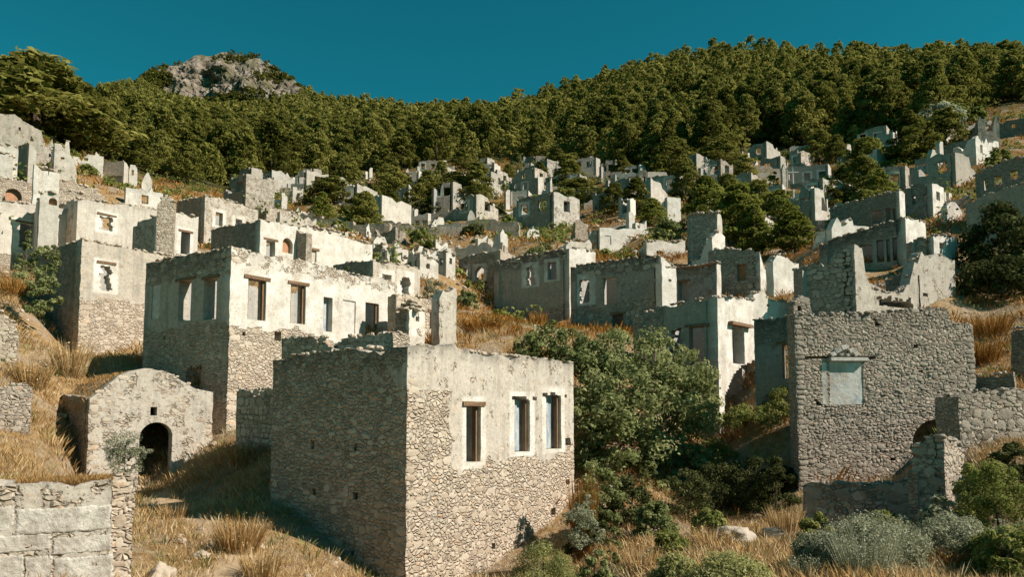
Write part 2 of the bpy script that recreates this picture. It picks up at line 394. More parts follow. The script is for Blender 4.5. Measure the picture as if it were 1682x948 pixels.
    W.rects = rs; W.surf = surf; W.inside = inside
    # parts of the openings
    for (q0, q1, z0, z1, fl) in rs:
        ax = Vector((W.d.x, W.d.y, 0)); nn = Vector((W.n.x, W.n.y, 0)); uz = Vector((0, 0, 1))
        if 'l' in fl:
            hw = (q1 - q0) / 2 + rnd.uniform(.12, .22)
            vv, ff = box_vf(W.pt((q0 + q1) / 2, z1 + .06, -.12) - org, ax * hw, nn * 0.16, uz * 0.06, 0.018)
            link('lintel', mesh_py('lintel', vv, ff, M['wood']), root)
        if 'n' in fl or 'b' in fl or 'd' in fl or 'k' in fl:
            dep = 0.10 if 'n' in fl else 0.07 if 'b' in fl else 0.34
            mt = M['bluewash'] if 'b' in fl else M['dustglass'] if 'd' in fl else M['brick'] if 'k' in fl else M['limewash']
            vv, ff = box_vf(W.pt((q0 + q1) / 2, (z0 + z1) / 2, -dep) - org, ax * ((q1 - q0) / 2 - .003), nn * 0.05, uz * ((z1 - z0) / 2 - .003))
            link('window_infill', mesh_py('window_infill', vv, ff, mt), root)
        if 'f' in fl:
            for q in (q0 + .052, q1 - .052):
                vv, ff = box_vf(W.pt(q, (z0 + z1) / 2, -.16) - org, ax * .048, nn * .06, uz * ((z1 - z0) / 2 - .002), .004)
                link('window_jamb', mesh_py('window_jamb', vv, ff, M['wood']), root)
    return o

# irregular stones -----------------------------------------------------------
def stone_shape(seed):
    r = random.Random(seed); n = 8; V = []; Fc = []
    ang = [(i + r.uniform(-.25, .25)) * 2 * pi / n for i in range(n)]
    def sq(a, k):
        c, s_ = cos(a), sin(a); m = (abs(c) ** 2.8 + abs(s_) ** 2.8) ** (-1 / 2.8)
        return c * m * k * .5, s_ * m * k * .5
    rr = [r.uniform(.74, 1.04) for _ in range(n)]
    for lvl, (k, y) in enumerate(((1.07, 0.45), (0.92, -0.45), (0.62, -0.88))):
        for a, q in zip(ang, rr):
            x, z = sq(a, k * q); V.append((x, y + (r.uniform(-.12, .12) if lvl else 0), z))
    V.append((r.uniform(-.1, .1), -1.0 + r.uniform(-.1, .1), r.uniform(-.1, .1)))
    for l in (0, 1):
        for i in range(n):
            j = (i + 1) % n; Fc += [(l * n + i, l * n + j, (l + 1) * n + j), (l * n + i, (l + 1) * n + j, (l + 1) * n + i)]
    for i in range(n): Fc.append((2 * n + i, 2 * n + (i + 1) % n, 3 * n))
    return np.array(V, np.float32), np.array(Fc, np.int32)
SHAPES = [stone_shape(i) for i in range(12)]
SM = {}
for mk in ('warm', 'grey', 'white'):
    SM[mk] = [mesh_np('stone', V, Fc, M['stone_' + mk]) for V, Fc in SHAPES]

def lay_stones(root, org, jobs, mk, n_ind=280):
    """jobs: (wall, parent object, predicate(q, z) or None, mean size); the largest stones are objects, the rest one mass"""
    allst = []
    for (W, par, pred, size) in jobs:
        z = W.zlow
        while z < W.zhigh:
            sz_ = size * rnd.choice((.65, .8, 1, 1, 1.25, 1.6)); h = sz_ * rnd.uniform(.45, .9)
            q = rnd.uniform(0, .1)
            while q < W.len:
                wd = sz_ * rnd.uniform(.55, 1.7)
                qc, zc = q + wd / 2, z + h / 2 + rnd.uniform(-.04, .04)
                q += wd + 0.012
                if rnd.random() < .10 or qc + wd / 2 > W.len + .03 or zc + h * .4 > W.top(qc) + .05: continue
                if pred and not pred(qc, zc): continue
                if any(q0 - wd * .42 < qc < q1 + wd * .42 and z0 - h * .4 < zc < z1 + h * .4 for (q0, q1, z0, z1, fl) in W.rects): continue
                if W.holes and any(fn(qc, zc) for fn in W.holes): continue
                allst.append((wd * h, W, par, qc, zc, wd * 1.02, h * 1.04, rnd.uniform(.004, .019)))
            z += h * 0.97 + 0.008
    for (W, par, pred, size) in jobs:
        if W.len < 2.5 or size > .23: continue
        for end in (0, 1):
            z = W.zlow
            while z < W.zhigh:
                h = size * rnd.uniform(1.0, 1.5); wd = size * rnd.uniform(1.6, 3.0); qc = wd / 2 - .01 if end == 0 else W.len - wd / 2 + .01
                if z + h < W.top(qc) and (not pred or pred(qc, z + h / 2)): allst.append((wd * h, W, par, qc, z + h / 2, wd, h * .98, rnd.uniform(.012, .026)))
                z += h * 1.02
    allst.sort(key=lambda s_: -s_[0])
    mv, mf, mt, off = [], [], [], 0
    for k, (ar, W, par, q, z, wd, h, dp) in enumerate(allst):
        yaw = math.atan2(W.d.y, W.d.x); tilt = rnd.uniform(-.2, .2); si = rnd.randrange(12)
        p = W.pt(q, z, -W.inset) - org
        mtx = Matrix.Translation(p) @ Matrix.Rotation(yaw, 4, 'Z') @ Matrix.Rotation(tilt, 4, 'Y') @ Matrix.Diagonal((wd, dp, h, 1))
        if k < n_ind:
            o = bpy.data.objects.new('stone', SM[mk][si]); COL.objects.link(o); o.parent = par; o.matrix_local = mtx
        else:
            V, Fc = SHAPES[si]; A = np.array(mtx, np.float32)
            mv.append(V @ A[:3, :3].T + A[:3, 3]); mf.append(Fc + off); mt.append(np.full(len(V), rnd.random(), np.float32)); off += len(V)
    if mv:
        o = link('rubble_stones', mesh_np('rubble_stones', np.concatenate(mv), np.concatenate(mf), M['mass_' + mk], np.concatenate(mt)), root)
        o['kind'] = 'stuff'

def coping(h, walls, root, org):
    """loose stones left along the broken wall tops"""
    mv, mf, mt, off = [], [], [], 0; big = .13 if h.d < 30 else .17 if h.d < 45 else .24
    for W in walls.values():
        q = W.a + .05
        while q < W.b - .05:
            wd = big * rnd.uniform(.7, 2.0); dens = noise.noise((q * .6, W.p0.x, 4))
            if rnd.random() < .62 + dens * .6 and not any(fn(q, W.top(q) - .1) for fn in W.holes):
                hh = big * rnd.uniform(.5, 1.1); p = W.pt(q, W.top(q) + hh * .12 + W.rag * .2, -rnd.uniform(.02, W.t * .55)) - org
                mtx = Matrix.Translation(p) @ Matrix.Rotation(rnd.uniform(0, 6.28), 4, 'Z') @ Matrix.Rotation(rnd.uniform(-.3, .3), 4, 'X') @ Matrix.Diagonal((wd, wd * .5, hh, 1))
                V, Fc = SHAPES[rnd.randrange(12)]; A = np.array(mtx, np.float32)
                for fl in (1, -1):
                    mv.append((V * np.array([1, fl, 1], np.float32)) @ A[:3, :3].T + A[:3, 3]); mf.append((Fc if fl > 0 else Fc[:, ::-1]) + off); off += len(V)
                    mt.append(np.full(len(V), rnd.random() * .9, np.float32))
            q += wd * .8
    if mv:
        o = link('coping_stones', mesh_np('coping_stones', np.concatenate(mv), np.concatenate(mf), M['mass_' + h.mat], np.concatenate(mt), True), root); o['kind'] = 'stuff'

# ------------------------------------------------------------------ houses: specification first (the terrain needs their feet)
HOUSES, ANCH = [], []
class House: pass
def house(label, d, corner, L=None, R=None, base=None, hl=-56, hr=34, Lo=(), Ro=(), mat='warm', pl=None, plL=None, plR=None, t=.5,
          res=None, rear=None, llen=5.0, rlen=5.0, rag=None, stones=None, name='ruined_house', cat='ruined house', group=None, single=False, anchor=True, hook=None):
    """corner (px, py of the top); L / R: tops of the two seen walls as pixels going away from the corner"""
    h = House(); h.__dict__.update(locals())
    px, py = corner; h.C = at(px, py, d)
    def far(hdg, pts, ln):
        if not pts: return h.C.xy + hd(hdg) * ln
        dx, dz = ray(*pts[-1]); u = hd(hdg)
        s_ = (dx * h.C.y - h.C.x) / (u.x - dx * u.y)
        return h.C.xy + u * s_
    h.Lp = far(hl, L, llen); h.Rp = far(hr, R, rlen)
    h.zbase = ray(px, base)[1] * d
    HOUSES.append(h)
    if not anchor: pass
    elif single:
        ANCH.append((h.C.x, h.C.y, h.zbase))
        e = h.Rp if R else h.Lp; ANCH.append((e.x, e.y, h.zbase))
    else:
        ANCH.append((h.C.x, h.C.y, h.zbase))
        c = (h.Lp + h.Rp) / 2; ANCH.append((c.x, c.y, h.zbase + 0.6))
    return h

def build_house(h):
    px, py = h.corner; d = h.d
    t = h.t = min(h.t, *( [9] if h.single else [.28 * (h.Lp - h.C.xy).length, .28 * (h.Rp - h.C.xy).length]))
    C, Lp, Rp = h.C.xy, h.Lp, h.Rp; Q = Lp + Rp - C
    pts4 = [C, Rp] if h.single and h.R else [C, Lp] if h.single else [C, Lp, Rp, Q]
    zb = min([h.zbase] + [float(gz(p.x, p.y)) for p in pts4]) - 0.6
    org = Vector((C.x, C.y, h.zbase)); h.org = org
    root = h.root = empty(h.name, org, h.label, h.cat, h.group)
    res = h.res or (0.3 if d < 34 else 0.6 if d < 70 else 1.2)
    rag = h.rag if h.rag is not None else (0.13 if d < 70 else 0.22)
    if h.single and h.res is None and d > 34: res = .45; rag = max(rag, .3)
    def plz(pd, y):
        p = dict(h.pl or {}); p.update(pd or {})
        if p.get('cut_py') is not None: p['cut'] = ray(px, p['cut_py'])[1] * d
        return p
    walls = {}
    def mk(key, p0, p1, top, opens, pd, full):
        W = Wall(p0, p1, t); W.res = res if key in 'LR' else max(res, .6); W.rag = rag
        if top: W.set_top(top)
        W.open = list(opens); W.pl = plz(pd, 0); W.single = h.single
        if key in '12' and 'cutpx' in W.pl: W.pl['cut'] = walls['L' if key == '1' else 'R'].pl.get('cut'); W.pl.pop('cutpx'); W.pl.pop('patchpx', 0)
        if 'cutpx' in W.pl: W.pl['cut'] = W.hit(*W.pl['cutpx'])[1]
        if 'patchpx' in W.pl:
            W.pl['patch'] = []
            for (x0, y0, x1, y1, val, wh) in W.pl['patchpx']:
                r_ = W.rect((x0, y0, x1, y1)); W.pl['patch'].append((r_[0], r_[1], r_[2], r_[3], val, wh))
        if not full: W.a, W.b, W.inset = t - .012, W.len - t + .012, .004
        walls[key] = W; return W
    m = M[h.mat]
    if h.single:
        if h.R:
            WR = mk('R', C, Rp, [h.corner] + list(h.R), h.Ro, h.plR, True)
            if d > 44 and not h.Ro and WR.len > 1.5 and 'terrace' not in h.label and 'blank' not in h.label:
                n_ = max(1, int(WR.len / 2.2))
                for k_ in range(n_):
                    qm = WR.len * (k_ + .5) / n_ + rnd.uniform(-.15, .15); zt = WR.top(qm); hgt = zt - h.zbase
                    if hgt > 1.5: WR.open.append((qm - rnd.uniform(.22, .34), qm + rnd.uniform(.22, .34), zt - min(1.7, hgt * .75), zt - rnd.uniform(.45, .6), rnd.choice(['', 'w', 'r']), 1))
        else: mk('L', Lp, C, [h.corner] + list(h.L), h.Lo, h.plL, True)
    else:
        WR = mk('R', C, Rp, ([h.corner] + list(h.R)) if h.R else None, h.Ro, h.plR, True)
        WL = mk('L', Lp, C, ([h.corner] + list(h.L)) if h.L else None, h.Lo, h.plL, False)
        zc = h.C.z
        if not h.R: WR.prof = [(0, zc), (WR.len, zc - .3)]
        if not h.L: WL.prof = [(0, zc - .3), (WL.len, zc)]
        zl = WL.top(0); zr = WR.top(WR.len); zq = zl + zr - zc
        rr = h.rear if h.rear is not None else -0.2
        W1 = mk('1', Q, Lp, None, [], h.plL, True); W1.prof = [(0, min(zq, zl, zr) + rr), (W1.len * .5, zl + rr - .2), (W1.len, zl - .05)]
        W2 = mk('2', Rp, Q, None, [], h.plR, False); W2.prof = [(0, zr - .05), (W2.len * .5, zr + rr - .2), (W2.len, min(zq, zl, zr) + rr)]
    if h.single and h.R and d > 44 and not any(w_ in h.label for w_ in ('post', 'pillar', 'stub', 'chimney', 'column', 'strip', 'terrace')):
        r_ = random.Random(int(px * 7)); zt = h.C.z; ln = r_.uniform(1.6, 3.6); u_ = hd(h.hr - 90 + r_.uniform(-12, 12)) * ln
        for key, P in (('L', C), ('2', Rp)):
            if key == 'L': W = mk('L', P + u_, P, None, [], h.plR, False)
            else: W = mk('2', P, P + u_, None, [], h.plR, False)
            zz = walls['R'].top(0 if key == 'L' else walls['R'].len); a_ = [(0, zz - .1), (ln * .4, zz - r_.uniform(0, .5)), (ln * .6, zz - r_.uniform(.3, 1.2)), (ln, zz - r_.uniform(.5, 2.0))]
            W.prof = sorted((ln - q, z) for q, z in a_) if key == 'L' else a_
            W.a, W.b = (0, ln - t - .01) if key == 'L' else (t + .01, ln)
    if not h.single: walls['R'].cap = walls['L'].pl
    h.W = walls; h.O = {}
    if h.hook: h.hook(h)
    for k in walls:
        walls[k].zlow, walls[k].zhigh = zb + .3, max(z for _, z in walls[k].prof) + .1
        h.O[k] = wall_obj(walls[k], root, org, m, zb)
    if d < 62 and h.name not in ('block_wall', 'vaulted_building'): coping(h, walls, root, org)
    if h.stones:
        jobs = []
        for key, fn, size in h.stones:
            W = walls[key]; jobs.append((W, h.O[key], fn(W) if fn else None, size))
        lay_stones(root, org, jobs, h.mat)
    return root

def wall_frag(label, d, pts, base, hdg=34, opens=(), **kw):
    """a free-standing piece of wall: tops as pixels from left to right"""
    kw.setdefault('name', 'ruined_wall'); kw.setdefault('cat', 'ruined wall')
    return house(label, d, pts[0], R=pts[1:], base=base, hr=hdg, Ro=opens, single=True, **kw)

def by_plaster(limit=0.5, chance=1.0, low=0.0):
    def f(W):
        def p(q, z):
            r = W.surf(q, z, W.top(q), 0)[0] + 0.55 * noise.noise((q * .9, z * .9, 9.0)) + 0.3 * noise.noise((q * 2.4, z * 2.4, 2.0))
            fr = (z - W.zlow) / max(.1, W.zhigh - W.zlow)
            return rnd.random() < chance * max(0.0, 1 + low * (.35 - 1.3 * fr)) * min(1.0, max(0.0, (limit + .22 - r) / .4))
        return p
    return f


# ================================================================== what stands where (pixel tops, metres away)
BP = by_plaster(0.5, .62); BP5 = by_plaster(0.5, .38, .6); BPB = by_plaster(0.5, .5, .95); BPL = by_plaster(0.5, .34, .7)
# --- the near houses
house('large stone house in front with three tall windows in its white upper wall', 18, (670, 572),
      L=[(640, 574), (600, 573), (560, 578), (520, 580), (480, 586), (449, 590)], R=[(700, 571), (744, 570), (758, 578), (800, 582), (860, 588), (900, 592), (942, 598)],
      base=985, Ro=[(766, 667, 790, 760, 'lwf'), (845, 657, 871, 742, 'wdf'), (897, 650, 922, 738, 'wdf'), (836, 647, 884, 658, 'r'), (890, 643, 932, 652, 'r'), (812, 726, 820, 737, 'r'), (929, 720, 937, 732), (930, 788, 936, 797), (905, 835, 913, 847), (808, 893, 814, 903)],
      Lo=[(510, 724, 516, 736), (582, 729, 586, 741), (645, 731, 652, 746), (512, 802, 518, 813), (581, 808, 588, 821), (645, 815, 650, 827), (575, 905, 581, 917)],
      plR={'up': .72, 'low': .1, 'cutpx': (858, 752), 'white': .30, 'dark': .6, 'band': .35, 'patchpx': [(640, 640, 742, 960, .3, .1)]},
      plL={'up': .42, 'low': .12, 'cutpx': (560, 645), 'dark': .6, 'band': 1.0, 'shade_grime': .15}, res=.22, rear=-.3, mat='warm', name='stone_house', cat='house',
      stones=[('R', BPB, .15), ('L', BPL, .15)])
house('big two-storey house with a row of openings on its long white plastered front', 28, (380, 407),
      L=[(350, 412), (320, 417), (280, 424), (240, 432)], R=[(414, 415), (470, 425), (484, 430), (497, 427), (535, 440), (590, 452), (649, 463)], base=706,
      Lo=[(246, 468, 262, 524, 'n'), (293, 461, 314, 527, 'l'), (334, 458, 356, 525, 'l'), (303, 597, 333, 660, 'r'), (268, 552, 272, 558), (352, 470, 356, 476)],
      Ro=[(407, 459, 437, 526, 'lf'), (477, 468, 502, 532, 'lf'), (531, 488, 546, 545, 'd'), (563, 494, 584, 548, 'n'), (600, 498, 622, 552, 'f'), (451, 545, 462, 560), (398, 545, 403, 552)],
      plR={'up': .95, 'low': .2, 'cutpx': (420, 541), 'white': .95, 'dark': .15, 'band': .4, 'top': (.6, .55, .8)}, plL={'up': .85, 'low': .22, 'cutpx': (310, 534), 'dark': .7, 'band': 1.0, 'blue': .2, 'top': (.95, .15, 0)},
      res=.26, mat='warm', name='stone_house', cat='house', stones=[('R', BP5, .19), ('L', BP5, .19)])
house('tall square grey house with one white-framed window and a dark bush on its shaded side', 36, (135, 393),
      L=[(110, 402), (60, 416)], R=[(180, 402), (240, 414), (302, 422)], base=592, hl=-50, Ro=[(162, 434, 186, 478, 'lwr')],
      plR={'up': .9, 'low': .1, 'cutpx': (170, 492), 'white': .1}, plL={'up': .25, 'low': .1, 'shade_grime': .5}, res=.28, mat='warm', name='stone_house', cat='house',
      stones=[('R', BP, .22)])
house('long pale plastered house at the left edge with a bush growing in its window', 45, (-90, 312), R=[(0, 330), (60, 336), (128, 345), (136, 350)], base=440, llen=2.5,
      Ro=[(28, 367, 60, 408, 'lwr')], plR={'up': .85, 'low': .15, 'cutpx': (60, 425), 'white': .45, 'dark': .3}, mat='white', hl=-56)
house('pale house with two dark windows above the square grey house', 50, (128, 326), R=[(200, 335), (260, 345), (322, 362)], base=425,
      Ro=[(163, 354, 187, 379, 'lwr'), (239, 371, 258, 401, 'l')], plR={'up': .9, 'white': .35, 'dark': .3, 'band': .5}, mat='white')
house('small white house with a dark doorway beside the broken brick pillar', 47, (262, 352), R=[(300, 352), (326, 356)], base=425, Ro=[(297, 381, 312, 418, 'lw')],
      plR={'up': .85, 'white': .5}, mat='white', llen=3, anchor=False)
wall_frag('broken tall pillar of rough brick and stone in front of the small white doorway house', 44, [(258, 340), (264, 326), (276, 322), (286, 334), (287, 345)], 412, 70, rag=.3, t=.9,
          pl={'up': .1}, name='ruined_pillar', cat='ruined pillar', stones=[('R', None, .22)], anchor=False)
house('grey house with shaded end wall and two small square windows above the long white house', 60, (337, 322), L=[(290, 332)], R=[(380, 330), (424, 346)], base=400,
      Ro=[(354, 349, 366, 371, 'w'), (387, 360, 398, 372, 'w')], plR={'up': .6, 'white': .2}, plL={'up': .2, 'shade_grime': .4}, hl=-50)
house('long low white house with an arched fireplace and a doorway in its front', 44, (428, 362), L=[(390, 369), (347, 377)], R=[(470, 368), (500, 374), (560, 388), (612, 401)], base=452,
      Ro=[(437, 395, 452, 426, 'l'), (464, 391, 481, 416, 'ak'), (504, 410, 520, 430, 'l')], plR={'up': 1.0, 'white': .8, 'dark': .1}, plL={'up': .35, 'dark': .5, 'band': 1.5, 'shade_grime': .4}, mat='white', hl=-50)
wall_frag('low brick-topped wall stub standing on the long white house', 46.5, [(476, 377), (500, 372), (503, 375)], 392, -60 + 180, pl={'up': .5, 'shade_grime': .3}, anchor=False)
wall_frag('pale low parapet block along the top of the long white house', 47, [(504, 371), (536, 379), (541, 378), (550, 380), (560, 384)], 400, 34, pl={'up': .9, 'white': .4}, mat='white', anchor=False)
house('grey house with a square window and a broken arched window, olive tree beside it', 40, (613, 428), L=[(580, 431), (547, 434)], R=[(650, 433), (690, 443)], base=500,
      Ro=[(628, 451, 643, 462, 'w'), (658, 453, 675, 483, 'arw')], plR={'up': .7, 'white': .15}, plL={'up': .2, 'shade_grime': .4})
wall_frag('grey stone wall with a small window opening right of the big two-storey house', 33, [(651, 486), (690, 489), (722, 496)], 575, 34, [(706, 514, 718, 541, 'l')], pl={'up': .2}, stones=[('R', None, .22)])
wall_frag('tall free-standing white-based pillar at the right end of the ruined wall', 31.5, [(722, 486), (728, 477), (738, 478), (748, 470), (750, 478)], 566, 50, pl={'up': .7, 'white': .4, 'low': 1, 'cut_py': 535}, t=.6, mat='white', name='ruined_pillar', cat='ruined pillar', anchor=False)
house('square white chimney block with a domed rubble top on the ruined wall', 30, (672, 512), L=[(662, 508), (650, 512)], R=[(678, 506), (690, 506), (698, 514)], base=572,
      Ro=[(683, 520, 689, 528)], plR={'up': .7, 'white': 1.0, 'low': 1, 'cut_py': 545}, plL={'up': .3, 'shade_grime': .5}, t=.3, rear=-.1, mat='white', rag=.05, name='ruined_chimney', cat='chimney', res=.25, anchor=False)
wall_frag('dark low rubble wall behind the front house, left piece', 23.5, [(463, 557), (480, 554), (500, 556), (520, 554), (534, 556), (546, 574)], 600, 124, pl={'up': .1, 'shade_grime': .2}, stones=[('R', None, .15)], t=.7, anchor=False)
wall_frag('dark low rubble wall behind the front house, right piece with sloping end', 22.5, [(552, 573), (566, 556), (590, 552), (620, 550), (646, 548)], 600, 124, pl={'up': .1, 'shade_grime': .2}, stones=[('R', None, .15)], t=.7, anchor=False)
wall_frag('shaded low wall with a ragged top between the two big houses', 25.5, [(389, 640), (400, 641), (415, 642), (430, 639), (450, 642), (470, 643)], 730, 124, pl={'up': .1, 'shade_grime': .3}, t=.7, stones=[('R', None, .22)])
# --- vaulted building, its roof is added in its builder
VAULT = house('low vaulted stone building with a broken arched doorway and grass on its roof', 25, (147, 655), L=[(120, 650), (92, 648)],
      R=[(160, 646), (175, 634), (195, 619), (215, 610), (240, 605), (265, 608), (285, 616), (310, 631), (330, 641), (350, 645)], base=818, hl=-42, hr=52,
      Ro=[(228, 694, 283, 799, 'a'), (247, 669, 258, 683), (182, 692, 190, 700, 'r'), (304, 686, 312, 697, 'r')], plR={'up': .62, 'white': .2},
      plL={'up': .2, 'shade_grime': .3}, res=.2, rag=.04, mat='white', name='vaulted_building', cat='stone building', stones=[('R', by_plaster(.62, .5), .13)])
# --- lower left
BLOCKW = wall_frag('low wall of big pale plastered blocks in the bottom left corner', 12.0, [(-60, 800), (10, 797), (60, 796), (130, 794), (184, 790)], 1010, 62, pl={'up': .6, 'white': .2}, t=1.1, mat='white', res=.25, name='block_wall')
wall_frag('narrow rubble pier at the end of the pale block wall', 13.4, [(184, 782), (190, 775), (205, 773), (222, 776)], 905, 60, pl={'up': .1}, t=.6, stones=[('R', None, .17)], name='ruined_pillar', cat='ruined pillar', res=.15, anchor=False)
wall_frag('small grey rubble terrace wall on the dry slope at the left edge', 23, [(-30, 642), (0, 640), (20, 633), (40, 634), (52, 640)], 685, 60, pl={'up': .1}, t=.6, stones=[('R', None, .15)], mat='grey')
wall_frag('crumbling wall corner with a dark gap on the slope at the left edge', 27, [(-20, 520), (0, 512), (14, 520), (30, 545)], 590, 60, pl={'up': .3}, t=.6, stones=[('R', None, .2)])
# --- centre
house('dark shaded house wing with two arched windows and an arched doorway', 58, (822, 412), L=[(790, 416), (753, 426)], base=498, rlen=5,
      Lo=[(758, 440, 768, 458, 'aw'), (780, 438, 795, 459, 'aw'), (790, 462, 803, 486, 'ar')], plL={'up': .45, 'shade_grime': .45}, plR={'up': .8})
wall_frag('pale grey top wall standing behind the dark house wing', 63, [(748, 405), (790, 402), (825, 400)], 425, 100, pl={'up': .95}, mat='grey')
house('large grey-green shaded house with two windows and a bright narrow side wall', 50, (935, 408), L=[(900, 414), (860, 421), (812, 429)], R=[(960, 410), (978, 414)], base=530,
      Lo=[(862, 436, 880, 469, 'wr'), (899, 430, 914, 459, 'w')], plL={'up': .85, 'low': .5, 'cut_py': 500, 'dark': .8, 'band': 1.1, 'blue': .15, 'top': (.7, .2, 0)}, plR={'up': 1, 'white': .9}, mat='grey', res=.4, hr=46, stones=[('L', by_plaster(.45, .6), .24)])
house('shaded grey house with a broken arched window and a blue-lined window', 42, (1085, 420), L=[(1040, 424), (1000, 429), (937, 438)], R=[(1088, 424), (1110, 440)], base=548,
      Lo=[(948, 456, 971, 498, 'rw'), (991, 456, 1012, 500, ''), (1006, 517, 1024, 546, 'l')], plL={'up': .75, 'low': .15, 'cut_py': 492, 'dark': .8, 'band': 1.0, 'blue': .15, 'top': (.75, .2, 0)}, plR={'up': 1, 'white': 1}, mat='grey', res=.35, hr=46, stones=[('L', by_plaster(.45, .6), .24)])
wall_frag('white broken plaster wall piece beside the dark doorway in the centre', 41, [(1087, 432), (1094, 440), (1110, 440), (1111, 446)], 490, 60, [(1098, 458, 1103, 463)], pl={'up': 1, 'white': 1}, mat='white', res=.3, anchor=False)
house('white low house with two walled-up windows above the shaded houses', 66, (985, 375), L=[(966, 380)], R=[(1030, 375), (1065, 379)], base=425, Ro=[(994, 387, 1004, 402, 'n'), (1030, 388, 1042, 404, 'n')],
      plR={'up': 1, 'white': 1}, mat='white', hr=70)
house('tall blue-grey stone tower-like wall with one bright broken edge', 52, (1178, 349), L=[(1160, 350), (1128, 354)], R=[(1184, 352), (1186, 362)], base=445, plL={'up': .3, 'blue': .5}, plR={'up': .8, 'white': .5},
      mat='grey', hr=40, name='stone_tower', cat='tower ruin', stones=[('L', None, .27)], res=.4)
wall_frag('small bright gable piece standing against the blue-grey tower', 50, [(1170, 392), (1176, 384), (1180, 380), (1186, 384), (1191, 388)], 412, 50, pl={'up': 1, 'white': 1}, mat='white', res=.3, anchor=False)
house('shaded wall with a dark doorway and orange tile edge below the tower', 45, (1177, 432), L=[(1150, 438), (1110, 441)], R=[(1181, 432), (1184, 436)], base=505, Lo=[(1112, 463, 1130, 501, 'l')], plL={'up': .6, 'blue': .5, 'dark': .6, 'top': (.5, .2, 0)}, plR={'up': 1, 'white': .8}, mat='grey', hr=46)
house('grey stone house with a bricked-up window right of the tower', 47, (1248, 413), L=[(1220, 411), (1190, 409), (1163, 412)], R=[(1255, 440), (1276, 446)], base=495, Lo=[(1211, 434, 1225, 461, 'k')], plL={'up': .3}, plR={'up': 1, 'white': 1}, mat='grey', hr=46, res=.4,
      stones=[('L', None, .24)])
wall_frag('white ragged wall pieces between the grey stone house and the brown gable', 40, [(1270, 432), (1277, 420), (1288, 418), (1292, 425), (1305, 432), (1312, 436)], 478, 60, pl={'up': 1, 'white': 1}, mat='white', rag=.3, res=.3)
wall_frag('bright low wall with a tiny hole behind the domed chimney', 34, [(1238, 482), (1255, 480), (1262, 494), (1296, 498)], 520, 60, [(1259, 500, 1265, 504)], pl={'up': 1, 'white': 1}, mat='white', res=.3, anchor=False)
def ghook(h):
    W = h.W['R']
    def hole(q, z):
        w_ = W.p0 + W.d * q; dF = w_.y * cos(TH) + z * sin(TH); px = CX + FPX * w_.x / dF; py = CY - FPX * (-w_.y * sin(TH) + z * cos(TH)) / dF
        lim = np.interp(py, [480, 590, 602, 618, 650, 740], [1250, 1246, 1218, 1203, 1191, 1189])
        return px > lim + 1.5 * noise.noise((py * .1, 0, 0))
    W.holes = [hole]
house('white corner house broken open on the right, tall bright pier at its corner', 31, (1178, 488), L=[(1150, 492), (1110, 498), (1040, 519)], R=[(1205, 489), (1240, 494)], base=735,
      Lo=[(1100, 538, 1124, 600, 'r'), (1132, 537, 1157, 600, 'l')], Ro=[(1203, 534, 1223, 598, 'l')], plL={'up': 1, 'low': .3, 'cut_py': 640, 'blue': .1, 'patchpx': [(1030, 500, 1092, 700, .2, 0)]}, plR={'up': 1, 'white': 1}, mat='grey', res=.13, hook=ghook, rear=-.3, hr=40)
wall_frag('shaded blue-grey plaster wall with a narrow bright window left of the textured stone house', 29, [(1238, 527), (1270, 524), (1303, 519)], 700, 122, [(1285, 566, 1298, 622, 'l')], pl={'up': .8, 'blue': .3, 'dark': .8, 'band': 1.2, 'top': (1.0, .3, 0)}, mat='grey', res=.3, anchor=False)
wall_frag('small domed chimney with one square hole at the corner of the textured stone house', 24.6, [(1303, 500), (1308, 491), (1316, 487), (1326, 490), (1333, 500), (1334, 516)], 525, 86, [(1310, 502, 1318, 510)], pl={'up': .2}, t=.5, res=.12, rag=.03, mat='grey', name='ruined_chimney', cat='chimney', stones=[('R', None, .15)], anchor=False)
# --- right: textured house, brown gable, others
def dhook(h):
    W = h.W['R']
house('big textured grey stone house at right with one blue-white walled-up window', 24, (1305, 518), R=[(1350, 517), (1400, 516), (1440, 515), (1452, 512), (1500, 510), (1558, 508), (1563, 530), (1580, 532), (1599, 536)], base=800,
      hl=21, hr=86, llen=2.6, Ro=[(1363, 594, 1418, 665, 'b'), (1309, 584, 1440, 590, ''), (1434, 522, 1452, 536, 'r'), (1337, 656, 1352, 666, 'r'), (1448, 648, 1456, 660, 'r'), (1446, 680, 1460, 694, 'r'), (1345, 750, 1360, 760, 'r'), (1460, 748, 1474, 758, 'r'), (1500, 690, 1575, 800, 'a'),
      (1466, 574, 1474, 580, 'r'), (1498, 566, 1508, 572, 'r'), (1554, 656, 1566, 664, 'r'), (1508, 604, 1520, 612, 'r')],
      plR={'up': .1, 'dark': .5, 'band': .8, 'patchpx': [(1350, 594, 1362, 664, 1, 1), (1419, 594, 1428, 650, 1, .9)]}, plL={'up': .3}, mat='grey', res=.22, name='stone_house', cat='house', stones=[('R', by_plaster(.7, .8), .125)])
house('brown shaded house with a tall broken gable and a gaping hole in its bright side', 33, (1403, 400), L=[(1380, 416), (1352, 438), (1348, 433), (1303, 443)],
      R=[(1416, 407), (1422, 450), (1432, 474), (1470, 484), (1494, 470), (1502, 428), (1512, 421), (1540, 420), (1560, 424), (1568, 430)], base=530, Ro=[(1440, 486, 1500, 505, 'r'), (1516, 481, 1524, 487)],
      plL={'up': .3, 'shade_grime': .2}, plR={'up': .7, 'white': .35}, mat='grey', res=.2, hr=60, rag=.22, stones=[('L', None, .24)])
wall_frag('broken leaning vault remnant inside the gaping house', 36, [(1454, 462), (1480, 452), (1497, 448), (1510, 452)], 500, 120, [(1478, 480, 1496, 506, 'r')], pl={'up': .3, 'shade_grime': .4}, res=.3, mat='grey', anchor=False)
